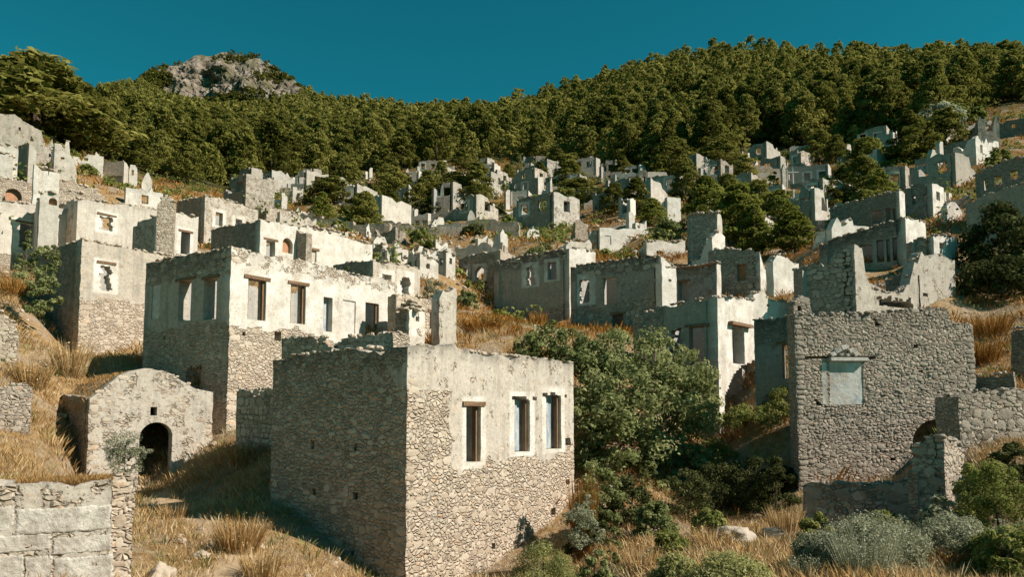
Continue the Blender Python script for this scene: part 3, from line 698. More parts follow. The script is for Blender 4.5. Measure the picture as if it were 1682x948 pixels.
house('shaded arcade house with tall openings and a brown roof edge', 42, (1487, 358), L=[(1450, 368), (1400, 382), (1345, 402)], R=[(1500, 360), (1520, 366)], base=440, Lo=[(1412, 402, 1433, 432, ''), (1440, 394, 1452, 430, ''), (1456, 392, 1462, 430, ''), (1466, 390, 1474, 428, '')],
      plL={'up': .8, 'dark': .9, 'band': 1.0, 'blue': .2, 'top': (.9, .15, 0)}, plR={'up': 1, 'white': 1}, mat='grey', hr=50, res=.35)
house('small house with a square window in its bright white side wall', 40, (1533, 387), L=[(1510, 392), (1488, 397)], R=[(1550, 387), (1572, 390)], base=425, Ro=[(1543, 399, 1553, 409)], plL={'up': .4}, plR={'up': 1, 'white': 1}, mat='grey', hr=60, res=.35)
house('long dark shaded house with three lit windows and a bright end strip', 55, (1477, 313), L=[(1430, 324), (1363, 342)], R=[(1481, 313), (1486, 318)], base=388, Lo=[(1433, 346, 1448, 369, ''), (1455, 341, 1463, 365, ''), (1467, 342, 1471, 362, '')], plL={'up': .35, 'shade_grime': .35}, plR={'up': 1, 'white': 1}, mat='grey', hr=46)
wall_frag('white jagged wall pieces in front of the long dark shaded house', 48, [(1366, 372), (1369, 362), (1376, 360), (1382, 374), (1392, 364), (1400, 362), (1404, 376), (1412, 368), (1430, 376)], 392, 70, pl={'up': 1, 'white': .9}, mat='white', rag=.5)
house('dark two-window house with a bright side wall and side window on the right slope', 62, (1531, 301), L=[(1505, 303), (1485, 310)], R=[(1540, 303), (1550, 309)], base=362, Lo=[(1493, 321, 1504, 336, ''), (1516, 318, 1526, 331, '')], Ro=[(1538, 315, 1544, 329, '')], plL={'up': .5, 'blue': .5, 'shade_grime': .3}, plR={'up': 1, 'white': 1}, mat='grey', hr=50)
wall_frag('white triangular wall remnant beside the dark two-window house', 58, [(1555, 336), (1566, 337), (1576, 338), (1580, 344)], 362, 70, pl={'up': 1, 'white': 1}, mat='white')
wall_frag('thin white wall strip with an opening right of the dark two-window house', 66, [(1551, 312), (1557, 311), (1563, 315)], 332, 60, [(1554, 317, 1559, 330)], pl={'up': 1, 'white': .8}, mat='white')
house('row house with three lit windows high at the right edge', 52, (1700, 255), L=[(1650, 264), (1602, 284)], base=330, Lo=[(1610, 294, 1622, 313, ''), (1633, 288, 1646, 306, ''), (1660, 279, 1672, 297, '')], plL={'up': .3, 'shade_grime': .25}, mat='grey', rlen=4)
house('lower row house with a wide opening at the right edge', 46, (1700, 296), L=[(1640, 314), (1586, 333)], base=370, Lo=[(1606, 339, 1630, 350, ''), (1588, 342, 1594, 356, '')], plL={'up': .8}, mat='grey', rlen=3)
wall_frag('square stone frame ruin with two uprights on the far right slope', 92, [(1606, 198), (1610, 190), (1614, 196), (1622, 202), (1632, 200), (1636, 190), (1641, 195)], 240, 100, [(1619, 205, 1630, 215)], pl={'up': .5}, rag=.4)
wall_frag('white jagged wall on the far right slope below the stone frame', 85, [(1602, 224), (1606, 222), (1612, 232), (1620, 228), (1625, 236), (1640, 232)], 256, 60, pl={'up': 1, 'white': 1}, mat='white', rag=.4)
house('dark ruin with one pale window on the far right slope', 88, (1602, 228), L=[(1570, 233), (1545, 238)], base=272, Lo=[(1590, 234, 1598, 242, ''), (1566, 243, 1572, 255, '')], plL={'up': .5, 'shade_grime': .2}, mat='grey')
wall_frag('thin upright stone post wall left of the dark far right ruin', 86, [(1543, 236), (1545, 234), (1549, 235)], 258, 60, pl={'up': .9, 'white': .6})
wall_frag('dim stone house wall at the far right edge under the trees', 100, [(1640, 204), (1660, 196), (1700, 190)], 232, 120, [(1662, 202, 1668, 210)], pl={'up': .4, 'shade_grime': .4}, mat='grey')
wall_frag('low rubble heap wall between the pines on the right slope', 84, [(1526, 262), (1532, 250), (1540, 256), (1543, 272), (1558, 278)], 290, 60, pl={'up': .8, 'white': .4}, rag=.5)
wall_frag('sunlit rough wall top in the right corner foreground', 19, [(1574, 652), (1590, 645), (1630, 643), (1690, 641)], 715, 84, pl={'up': .35}, t=.9, mat='grey', res=.22, stones=[('R', None, .2)])
wall_frag('dark shaded wall block at the right edge above the rough wall', 26, [(1659, 541), (1672, 539), (1700, 540)], 650, 128, pl={'up': .2, 'shade_grime': .5}, t=.6, mat='grey', anchor=False)
wall_frag('shaded long terrace wall below the dry grass at the right edge', 24.5, [(1602, 618), (1630, 616), (1665, 612)], 660, 128, pl={'up': .2, 'shade_grime': .5}, t=.6, mat='grey')  # darkened wall put where only a cast shadow lies
wall_frag('shaded low wall along the foot of the textured stone house', 20.5, [(1318, 800), (1345, 796), (1380, 797), (1420, 800), (1460, 797), (1500, 790)], 885, 112, pl={'up': .15, 'shade_grime': .2}, t=.6, mat='grey', res=.22, stones=[('R', None, .2)])
house('crumbling rubble pier with a ragged sloping top in front of the textured stone house', 16.8, (1550, 722), L=[(1532, 716), (1518, 724), (1505, 742), (1490, 770)], R=[(1560, 727), (1572, 726), (1584, 748)], base=895, hl=-62, hr=50,
      plL={'up': .1, 'shade_grime': .2}, plR={'up': .1}, t=.45, rag=.22, mat='grey', res=.14, rear=-.2, anchor=False, stones=[('R', None, .15), ('L', None, .15)], name='ruined_pillar', cat='ruined pillar')
# --- the far terraces, left to right
def far(label, d, xl, xc, xr, yl, yc, yr, base, Lo=(), Ro=(), hl=-60, hr=40, up=.6, white=.3, mat='grey', **kw):
    """a far house: left end, corner, right end columns and their tops"""
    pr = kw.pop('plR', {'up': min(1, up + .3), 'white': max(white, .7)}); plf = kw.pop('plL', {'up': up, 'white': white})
    return house(label, d, (xc, yc), L=[((xl + xc) / 2, (yl + yc) / 2), (xl, yl)] if xl is not None else None, R=[((xr + xc) / 2, (yr + yc) / 2), (xr, yr)] if xr is not None else None,
                 base=base, Lo=Lo, Ro=Ro, hl=hl, hr=hr, plL=plf, plR=pr, mat=mat, t=.55, **kw)
LIT = dict(hl=-84)
house('gabled stone house with two small dark holes at the upper left edge', 62, (-60, 186), R=[(0, 187), (24, 188), (48, 204), (68, 216), (74, 242)], base=300, hr=62, Ro=[(29, 207, 36, 217, 'r'), (48, 221, 56, 232, 'r')], plR={'up': .7, 'white': .1}, mat='warm', llen=5)
house('dark doorway block with a pale strip below the gabled house', 57, (48, 236), L=[(31, 242)], R=[(56, 240), (60, 250)], base=295, plL={'up': .3, 'shade_grime': .3}, plR={'up': .9, 'white': .5}, mat='warm', hl=-40, hr=60, llen=3)
wall_frag('white plastered wall strip under the gabled house at the left edge', 56, [(-20, 236), (10, 238), (30, 243)], 262, 60, pl={'up': 1, 'white': .7}, mat='white', anchor=False)
wall_frag('tall white wall panel at the left edge left of the dark doorway block', 55, [(-10, 252), (8, 252), (22, 254)], 285, 60, pl={'up': .8, 'white': .6}, mat='white', anchor=False)
wall_frag('cluster of broken pale walls under the big pine, left piece', 62, [(74, 240), (82, 236), (86, 232), (88, 244), (94, 238)], 285, 60, [(80, 252, 84, 258)], pl={'up': .5, 'white': .3}, rag=.4)
wall_frag('broken pale walls under the big pine with a bright thin upright', 60, [(90, 236), (98, 238), (106, 242), (109, 233), (113, 233), (115, 256), (122, 262), (126, 285)], 292, 60, [(100, 258, 106, 262)], pl={'up': .75, 'white': .5}, rag=.3)
wall_frag('whitish ruined wall at the foot of the big pine', 70, [(120, 254), (134, 260), (144, 252), (158, 250), (164, 256), (170, 262)], 275, 60, [(138, 259, 145, 264)], pl={'up': .9, 'white': .6}, rag=.3)
wall_frag('white plaster block hanging on the terrace at upper left', 50, [(56, 274), (72, 275), (79, 279), (80, 285), (84, 280), (98, 284)], 316, 50, pl={'up': 1, 'white': .8}, mat='white', anchor=False)
wall_frag('long rough terrace wall with a shallow arch at the left edge', 49, [(-60, 286), (0, 292), (40, 298), (66, 306), (110, 312), (150, 322)], 345, 40, [(8, 310, 36, 338, 'ak')], pl={'up': .3, 'dark': .2}, t=.8, res=.5)
wall_frag('small white block with a round hole above the long pale wall', 47.5, [(66, 318), (84, 317), (97, 319)], 340, 60, [(80, 325, 94, 337, 'ak')], pl={'up': 1, 'white': .5}, mat='white', anchor=False)
wall_frag('sloping rough stone terrace face below the square brown house at left', 54, [(98, 296), (130, 304), (160, 312), (172, 326)], 336, 40, pl={'up': .35}, t=.8, anchor=False)
house('square brown stone house with a wide recessed doorway at upper left', 72, (204, 265), L=[(180, 266), (147, 268)], R=[(208, 268), (211, 275)], base=318, hl=-82, Lo=[(174, 289, 200, 312, 'd')], plL={'up': .3}, plR={'up': .9, 'white': .4}, mat='warm')
wall_frag('white wall pillar with a slit beside the square brown house', 70, [(212, 280), (214, 274), (222, 272), (226, 276)], 310, 60, [(216, 279, 220, 288)], pl={'up': .9, 'white': .6}, mat='white')
wall_frag('rounded white wall piece at the forest edge right of the slit pillar', 71, [(233, 296), (238, 286), (244, 284), (250, 294)], 312, 60, pl={'up': 1, 'white': .6}, mat='white')
wall_frag('long white plaster wall below the square brown house', 62, [(207, 306), (230, 308), (268, 318)], 338, 50, pl={'up': 1, 'white': .9, 'dark': .3}, mat='white')
far('low grey house with two windows beside the forest at left centre', 100, 397, 427, 432, 313, 311, 315, 330, Lo=[(399, 318, 404, 326), (410, 317, 416, 327)], **LIT)
wall_frag('round-topped white stub on the low grey house', 99, [(422, 308), (425, 304), (428, 308)], 316, 80, pl={'up': 1, 'white': .7}, anchor=False)
far('small grey house with a dark right half just under the forest', 122, 448, 472, 492, 298, 296, 297, 318, Lo=[(464, 301, 468, 305)], plR={'up': .2, 'shade_grime': .6}, hl=-84, hr=75, Ro=[(476, 300, 479, 312)])
wall_frag('rounded white wall below the small grey house, left one', 95, [(441, 318), (444, 312), (447, 312), (449, 322)], 332, 60, pl={'up': 1, 'white': .8}, mat='white')
wall_frag('white box-like wall beside an orange gap left of centre', 90, [(437, 325), (445, 328), (452, 328), (462, 329)], 341, 70, pl={'up': 1, 'white': 1}, mat='white')
wall_frag('upright white wall slab with pinkish face left of centre', 90, [(463, 322), (468, 322), (472, 326)], 342, 60, pl={'up': 1, 'white': .8}, mat='white')
wall_frag('white L-shaped wall frame under the small dark house', 98, [(481, 310), (486, 308), (498, 310)], 334, 60, [(486, 316, 494, 330, 'r')], pl={'up': 1, 'white': .6}, mat='white')
wall_frag('thin white wall post on the slope left of centre', 100, [(529, 294), (531, 293), (534, 296)], 306, 60, pl={'up': 1, 'white': .8}, mat='white')
far('low brown and pale stone house above the long white house', 70, 426, 438, 478, 344, 342, 348, 368, hl=-50, plL={'up': .2, 'shade_grime': .4}, plR={'up': .5, 'white': .2}, mat='warm')
wall_frag('pale rubble wall stretch behind the long white house', 64, [(460, 350), (476, 352), (490, 356), (520, 362)], 375, 45, pl={'up': .6, 'white': .3}, anchor=False)
wall_frag('pale slab wall with a row of slits left of centre', 78, [(484, 346), (490, 343), (496, 350), (500, 344), (510, 348)], 362, 50, [(487, 350, 490, 357), (497, 352, 500, 358)], pl={'up': .9, 'white': .6}, rag=.4)
wall_frag('white pointed wall pillar left of the dark round tree', 82, [(511, 348), (514, 342), (520, 347), (521, 352)], 364, 60, pl={'up': 1, 'white': .8}, mat='white')
wall_frag('slender white stone post by the dark round tree', 86, [(528, 349), (530, 347), (532, 348)], 364, 60, pl={'up': 1, 'white': .6}, mat='white')
wall_frag('white wall piece with sloping edge on the long white house terrace', 60, [(541, 378), (553, 373), (561, 372), (563, 382)], 388, 60, pl={'up': 1, 'white': .8}, mat='white', anchor=False)
wall_frag('small white block right of the sloping white wall piece', 62, [(567, 380), (572, 379), (573, 386)], 390, 60, pl={'up': 1, 'white': .8}, mat='white')
far('small house with two white windows and a chimney stub under the forest', 150, 585, 600, 604, 284, 281, 282, 295, Lo=[(586, 286, 590, 292), (594, 286, 598, 293)], **LIT)
wall_frag('white chimney post on the small house under the forest', 149, [(607, 277), (609, 274), (612, 277)], 290, 60, pl={'up': 1, 'white': .8}, mat='white', anchor=False)
far('house with a pale sloping side wall behind the dark round tree', 132, 581, 598, 622, 308, 305, 316, 332, Lo=[(590, 310, 594, 314)], mat='warm')
far('upper tier of the three-tiered house with two white windows', 146, 637, 688, 702, 288, 280, 285, 302, Lo=[(672, 285, 677, 293), (653, 287, 660, 294), (641, 291, 648, 297)], Ro=[(694, 284, 697, 289)], **LIT, mat='warm')
wall_frag('round white chimney pot on the three-tiered house', 147, [(667, 279), (670, 275), (674, 281)], 286, 80, pl={'up': 1, 'white': .8}, anchor=False)
far('middle tier of the three-tiered house with two framed windows', 139, 655, 687, 695, 304, 297, 303, 320, Lo=[(658, 306, 665, 315), (673, 304, 680, 314)], mat='warm')
far('lower tier of the three-tiered house with one white window', 132, 662, 692, 704, 322, 318, 322, 338, Lo=[(678, 325, 684, 334)], mat='warm', Ro=[(696, 322, 699, 334)])
wall_frag('orange-edged tall wall at the right of the three-tiered house', 134, [(698, 303), (703, 302), (707, 310), (711, 314)], 334, 60, [(700, 306, 702, 314)], pl={'up': .6, 'white': .3}, mat='warm')
far('small pale house with two dark windows left of the three-tiered house', 124, 616, 645, 662, 324, 319, 326, 342, Lo=[(625, 329, 630, 338), (636, 328, 640, 337)], **LIT)
far('long grey house front with a walled-up window and low top, centre left', 102, 622, 681, 688, 348, 342, 344, 368, Lo=[(636, 350, 645, 360), (666, 351, 672, 358)], **LIT, up=.8)
far('stone house with three white-framed openings below the long grey front', 93, 654, 703, 708, 362, 350, 352, 378, Lo=[(658, 365, 667, 375), (682, 362, 689, 372), (694, 362, 701, 371)], **LIT)
far('pale house with one dark central window behind the bright green tree', 80, 717, 768, 772, 369, 366, 368, 410, Lo=[(737, 377, 744, 391, 'w')], hl=-80, up=.7, white=.5, mat='warm')
wall_frag('grey wall pillar with bright edge at the end of the pale one-window house', 78, [(768, 354), (772, 351), (779, 352), (780, 360)], 372, 80, pl={'up': .8, 'white': .6})
wall_frag('thin white pillar right of the grey bright-edged pillar', 79, [(788, 358), (790, 356), (792, 359)], 374, 60, pl={'up': 1, 'white': .7})
frs = [('dark brown wall with an arch-like top in the rubble of the centre left', 56, [(613, 412), (620, 402), (630, 402), (635, 414)], 432, 110, [], .3, .4),
       ('white zigzag ruined wall above the dark brown arch wall', 60, [(614, 392), (620, 386), (626, 392), (632, 396), (638, 404)], 414, 55, [], .9, 0),
       ('curved white wall fragment like a hook in the rubble of the centre left', 68, [(602, 376), (606, 371), (608, 378), (610, 388)], 392, 60, [(603, 380, 606, 386)], 1, 0),
       ('dark slanting roof-like wall with white rim in the rubble', 64, [(616, 378), (630, 376), (638, 380), (650, 376)], 398, 110, [], .4, .5),
       ('tall white pillar with two small holes in the middle of the rubble', 57, [(648, 400), (652, 397), (658, 398), (659, 404)], 432, 60, [(651, 401, 653, 404)], 1, 0),
       ('white slotted wall with two dark slots in the rubble', 55, [(636, 416), (642, 412), (650, 412), (660, 414)], 434, 60, [(640, 420, 643, 432), (645, 414, 648, 432)], 1, 0),
       ('white wall with orange foot between the slotted wall and bright tree', 58, [(661, 412), (666, 406), (670, 410), (673, 418)], 430, 60, [], 1, 0),
       ('row of three white stubs under the bright green tree', 57, [(674, 418), (679, 414), (681, 424), (684, 416), (690, 418), (694, 424), (698, 418)], 434, 60, [(675, 420, 677, 430)], 1, 0),
       ('small white blocks at the foot of the bright green tree', 62, [(686, 406), (689, 402), (692, 404), (695, 410)], 416, 60, [], 1, 0),
       ('pale plaster wall with a dark hook-shaped hole right of the bright tree', 56, [(698, 412), (708, 410), (722, 412), (736, 410)], 440, 60, [(700, 417, 705, 424, 'r'), (718, 418, 724, 426, 'r')], .9, 0),
       ('tall white strip wall left of the dark house wing', 54, [(734, 408), (738, 405), (741, 408)], 448, 60, [(734, 420, 737, 424)], 1, 0),
       ('white stepped wall above the pale one-window house', 88, [(709, 366), (714, 360), (718, 362), (722, 358), (728, 356), (729, 364)], 376, 60, [], .9, 0)]
for lb, d, pts, b, hdg, op, wv, gr in frs:
    wall_frag(lb, d, pts, b, hdg, op, pl={'up': max(wv, .3), 'white': wv, 'shade_grime': gr}, mat='white' if wv > .8 else 'warm', rag=.35)
far('broken white house with dark slots in front of the bright green tree', 50, 664, 690, 720, 424, 418, 430, 455, Lo=[(670, 430, 676, 442), (681, 428, 686, 441)], Ro=[(700, 430, 707, 442, 'r')], up=.9, white=.6, rag=.4, anchor=False)
far('low broken grey house behind the broken arched window house', 55, 622, 650, 668, 412, 408, 416, 436, Lo=[(630, 417, 637, 428)], Ro=[(656, 416, 661, 427)], up=.5, rag=.4, anchor=False)
far('pale broken house right of the olive tree top', 53, 716, 733, 748, 418, 414, 422, 448, Lo=[(722, 424, 727, 436)], Ro=[(738, 424, 743, 434)], up=.9, white=.5, rag=.4, anchor=False)
far('low brown ruin left of the dark bush beside the pale one-window house', 64, 690, 716, 736, 398, 394, 400, 420, Lo=[(698, 402, 704, 412)], up=.5, rag=.4, anchor=False)
far('small square sunlit house alone under the forest with two windows', 150, 775, 812, 822, 270, 268, 273, 294, Lo=[(790, 276, 797, 286, 'w'), (803, 273, 808, 281)], hl=-80, up=.5, white=.3, mat='warm')
far('dark house with two bright windows beneath the pines, upper centre', 165, 859, 880, 896, 258, 256, 256, 276, Lo=[(861, 263, 866, 271), (872, 263, 876, 270)], hl=-58, plL={'up': .4, 'shade_grime': .4}, plR={'up': .2, 'shade_grime': .5}, hr=80)
wall_frag('tall pale broken gable standing alone right of the dark forest house', 140, [(914, 267), (916, 265), (922, 270), (926, 276)], 298, 75, pl={'up': .7, 'white': .3}, rag=.3)
wall_frag('white rounded wall left piece below the square sunlit house', 128, [(780, 304), (785, 296), (791, 297), (793, 306)], 318, 60, pl={'up': 1, 'white': .8}, mat='white')
wall_frag('white rounded wall right piece with a dark doorway below the square sunlit house', 127, [(801, 304), (806, 300), (813, 303), (815, 306)], 316, 60, [(810, 308, 812, 314)], pl={'up': 1, 'white': .8}, mat='white')
far('shaded upper house with a white-framed window and bright uprights, centre', 118, 836, 884, 893, 298, 291, 290, 318, Lo=[(844, 300, 850, 309), (858, 300, 866, 311, 'w'), (881, 299, 884, 308)], hl=-60, up=.5, white=.1)
far('small grey-fronted house with one window on the lower terrace, centre', 108, 838, 868, 874, 315, 313, 320, 345, Lo=[(850, 322, 861, 331, 'w')], hl=-80, up=.8, white=.5, mat='warm')
wall_frag('tall thin white post wall left of the small grey-fronted house', 107, [(831, 316), (834, 311), (838, 312)], 344, 60, pl={'up': 1, 'white': .8}, mat='white')
wall_frag('low white terrace wall with bright end below the grey-fronted house', 100, [(825, 345), (845, 344), (849, 346), (854, 347)], 358, 60, pl={'up': .9, 'white': .7}, mat='white')
wall_frag('leaning white wall with a triangular edge, centre', 112, [(904, 296), (906, 293), (908, 314), (916, 320), (920, 332)], 342, 60, pl={'up': 1, 'white': .8}, mat='white')
wall_frag('low long terrace wall on the orange slope', 92, [(876, 362), (900, 359), (925, 358)], 370, 85, pl={'up': .5, 'white': .2})
far('small grey box wall at the right end of the orange terrace', 88, 924, 937, 945, 358, 357, 358, 374, hl=-62, up=.7)
wall_frag('small pale block above the orange terrace', 100, [(916, 346), (922, 344), (933, 344)], 354, 85, pl={'up': .7, 'white': .3})
wall_frag('white bits of wall beneath the orange terrace, left', 78, [(810, 376), (818, 372), (828, 380), (832, 378)], 392, 60, pl={'up': .9, 'white': .5}, rag=.4, anchor=False)
wall_frag('white upright wall with two slots behind the broad bush', 72, [(866, 382), (870, 376), (876, 374), (884, 378), (886, 384)], 396, 60, [(874, 380, 876, 388)], pl={'up': .9, 'white': .7}, mat='white', rag=.3)
wall_frag('sloping white wall top left of the broad bush', 66, [(785, 392), (800, 388), (812, 398), (826, 393)], 408, 60, pl={'up': .9, 'white': .7}, mat='white', rag=.3)
wall_frag('white thick upright left of the broad bush', 64, [(822, 384), (826, 380), (832, 384), (834, 392)], 404, 60, pl={'up': 1, 'white': .9}, mat='white')
wall_frag('grey wall with a bright gap right of the broad bush', 68, [(945, 366), (952, 362), (966, 364)], 398, 70, [(962, 370, 968, 382, 'ar')], pl={'up': .3}, stones=None)
wall_frag('pale low wall behind the broad bush', 60, [(930, 400), (948, 394), (968, 398), (972, 404)], 415, 60, pl={'up': .8, 'white': .5}, rag=.3)
far('big pale house with small dark holes and a shadow across its front', 105, 1006, 1050, 1060, 286, 283, 284, 322, Lo=[(1012, 291, 1018, 294, 'r'), (1032, 290, 1039, 294, 'r')], hl=-82, up=.8, white=.4)
wall_frag('narrow house wall with one bright tall window beside the big pale house', 103, [(1050, 281), (1056, 280), (1063, 282)], 312, 100, [(1056, 290, 1060, 301)], pl={'up': .5, 'shade_grime': .2})
wall_frag('white round stub on the top of the narrow house wall', 104, [(1051, 279), (1053, 274), (1056, 278)], 286, 80, pl={'up': 1, 'white': .7}, anchor=False)
far('long grey house with white wall strips right of the big pale house', 101, 1063, 1110, 1131, 292, 287, 286, 312, Lo=[(1066, 297, 1070, 307), (1076, 297, 1079, 307), (1092, 298, 1096, 306)], hl=-80, hr=60, plR={'up': .6}, Ro=[(1112, 298, 1116, 308), (1118, 297, 1122, 308)])
wall_frag('pale upper wall piece behind the long grey house', 106, [(1064, 284), (1076, 282), (1088, 281), (1096, 286)], 296, 85, pl={'up': .7, 'white': .4}, rag=.3, anchor=False)
far('grey block with bright doorway left of the tall green pine', 78, 1136, 1152, 1171, 310, 308, 315, 345, Lo=[(1141, 313, 1147, 324), (1140, 329, 1146, 333)], hl=-55, plL={'up': .5, 'shade_grime': .3}, plR={'up': .7, 'white': .1}, hr=75)
wall_frag('pale ruined wall strip above the orange slope, right of centre', 96, [(978, 324), (984, 318), (996, 319), (1012, 322)], 344, 80, [(996, 332, 1004, 340, 'r')], pl={'up': .6, 'white': .2}, rag=.4)
house('roofless white-framed porch ruin with teal shade inside', 76, (1035, 324), L=[(1016, 325)], R=[(1040, 326), (1044, 330)], base=360, Lo=[(1018, 328, 1033, 350)], plL={'up': .9, 'blue': .5}, plR={'up': 1, 'white': 1}, mat='white', llen=3)
wall_frag('tall white column ruin below the porch', 70, [(1033, 350), (1038, 345), (1042, 350)], 378, 60, pl={'up': 1, 'white': .9}, mat='white')
wall_frag('small white rubble wall with dark pockets below the porch', 68, [(1044, 366), (1052, 362), (1058, 368), (1062, 366)], 380, 60, [(1047, 369, 1052, 375, 'r')], pl={'up': 1, 'white': .7}, mat='white', rag=.4)
wall_frag('bright white blank wall among the green trees, centre right', 73, [(1096, 324), (1112, 323), (1118, 328)], 364, 70, pl={'up': 1, 'white': 1}, mat='white', rag=.1)
wall_frag('white low wall left of the blue-grey tower', 56, [(1062, 397), (1078, 396), (1100, 398), (1125, 396)], 418, 70, [(1078, 412, 1088, 418)], pl={'up': .95, 'white': .8}, mat='white', res=.4)
far('square two-storey tower house with small windows below the right ridge', 128, 1296, 1329, 1331, 241, 238, 241, 273, Lo=[(1301, 248, 1307, 254), (1320, 245, 1325, 257), (1302, 261, 1306, 265), (1302, 267, 1308, 272)], hl=-82, up=.6, white=.2, mat='warm')
far('wide grey house with three white-framed windows behind the utility pole', 100, 1288, 1360, 1365, 275, 269, 276, 318, Lo=[(1294, 285, 1301, 295, 'w'), (1321, 284, 1331, 297, 'w'), (1345, 281, 1356, 292, 'w')], hl=-76, up=.8, white=.1)
wall_frag('round white stub at the left end of the wide grey house', 99, [(1285, 277), (1288, 272), (1291, 276)], 296, 80, pl={'up': .9, 'white': .4}, anchor=False)
far('grey-fronted house with windows on two floors and a white left edge', 84, 1230, 1285, 1291, 309, 302, 310, 362, Lo=[(1246, 317, 1257, 327, 'w'), (1270, 313, 1281, 325, 'w'), (1265, 335, 1276, 348, 'w')], hl=-72, up=.85, white=.1)
far('small white gable with dark slots right of the grey-fronted house', 82, None, 1292, 1308, 0, 323, 334, 342, Ro=[(1294, 332, 1297, 338), (1301, 332, 1304, 339)], hr=60, up=1, white=1, mat='white', llen=3)
wall_frag('white wall slab with pink edge right of the utility pole', 88, [(1328, 307), (1333, 304), (1337, 306)], 334, 60, pl={'up': 1, 'white': 1}, mat='white')
far('grey house with a bright white stepped side wall, right centre', 80, 1372, 1394, 1415, 296, 302, 313, 330, hl=-60, up=.8, white=.1, hr=60, Lo=[(1377, 298, 1384, 304)])
far('grey house with a round window between two pines', 118, 1196, 1228, 1231, 254, 252, 251, 272, Lo=[(1199, 259, 1206, 265, 'a')], hl=-80, up=.6, mat='warm')
wall_frag('low grey wall under a bush left of the wide grey house', 104, [(1243, 284), (1262, 283), (1280, 284), (1285, 282)], 296, 90, pl={'up': .8, 'white': .2})
wall_frag('tiny white block on the orange terrace left of the tower house', 116, [(1240, 266), (1243, 264), (1246, 266)], 273, 60, pl={'up': .9, 'white': .7})
wall_frag('long thin wall climbing to the right of the tower house', 122, [(1331, 258), (1360, 254), (1386, 250)], 264, 90, pl={'up': .4}, t=.4)
far('dark low house with a bright gap among the pines on the right', 105, 1374, 1394, 1398, 258, 256, 258, 270, Lo=[(1380, 259, 1383, 264), (1392, 258, 1394, 266)], hl=-60, plL={'up': .4, 'shade_grime': .4})
wall_frag('small white ruin bits between the two right-hand pines', 92, [(1440, 246), (1443, 242), (1446, 250), (1450, 250), (1462, 254)], 264, 60, [(1451, 252, 1454, 256)], pl={'up': 1, 'white': .7}, rag=.3)
wall_frag('white pillar bits in the shade between pines left of the big pale house', 150, [(955, 262), (957, 258), (960, 262), (964, 266)], 272, 60, pl={'up': 1, 'white': .7})


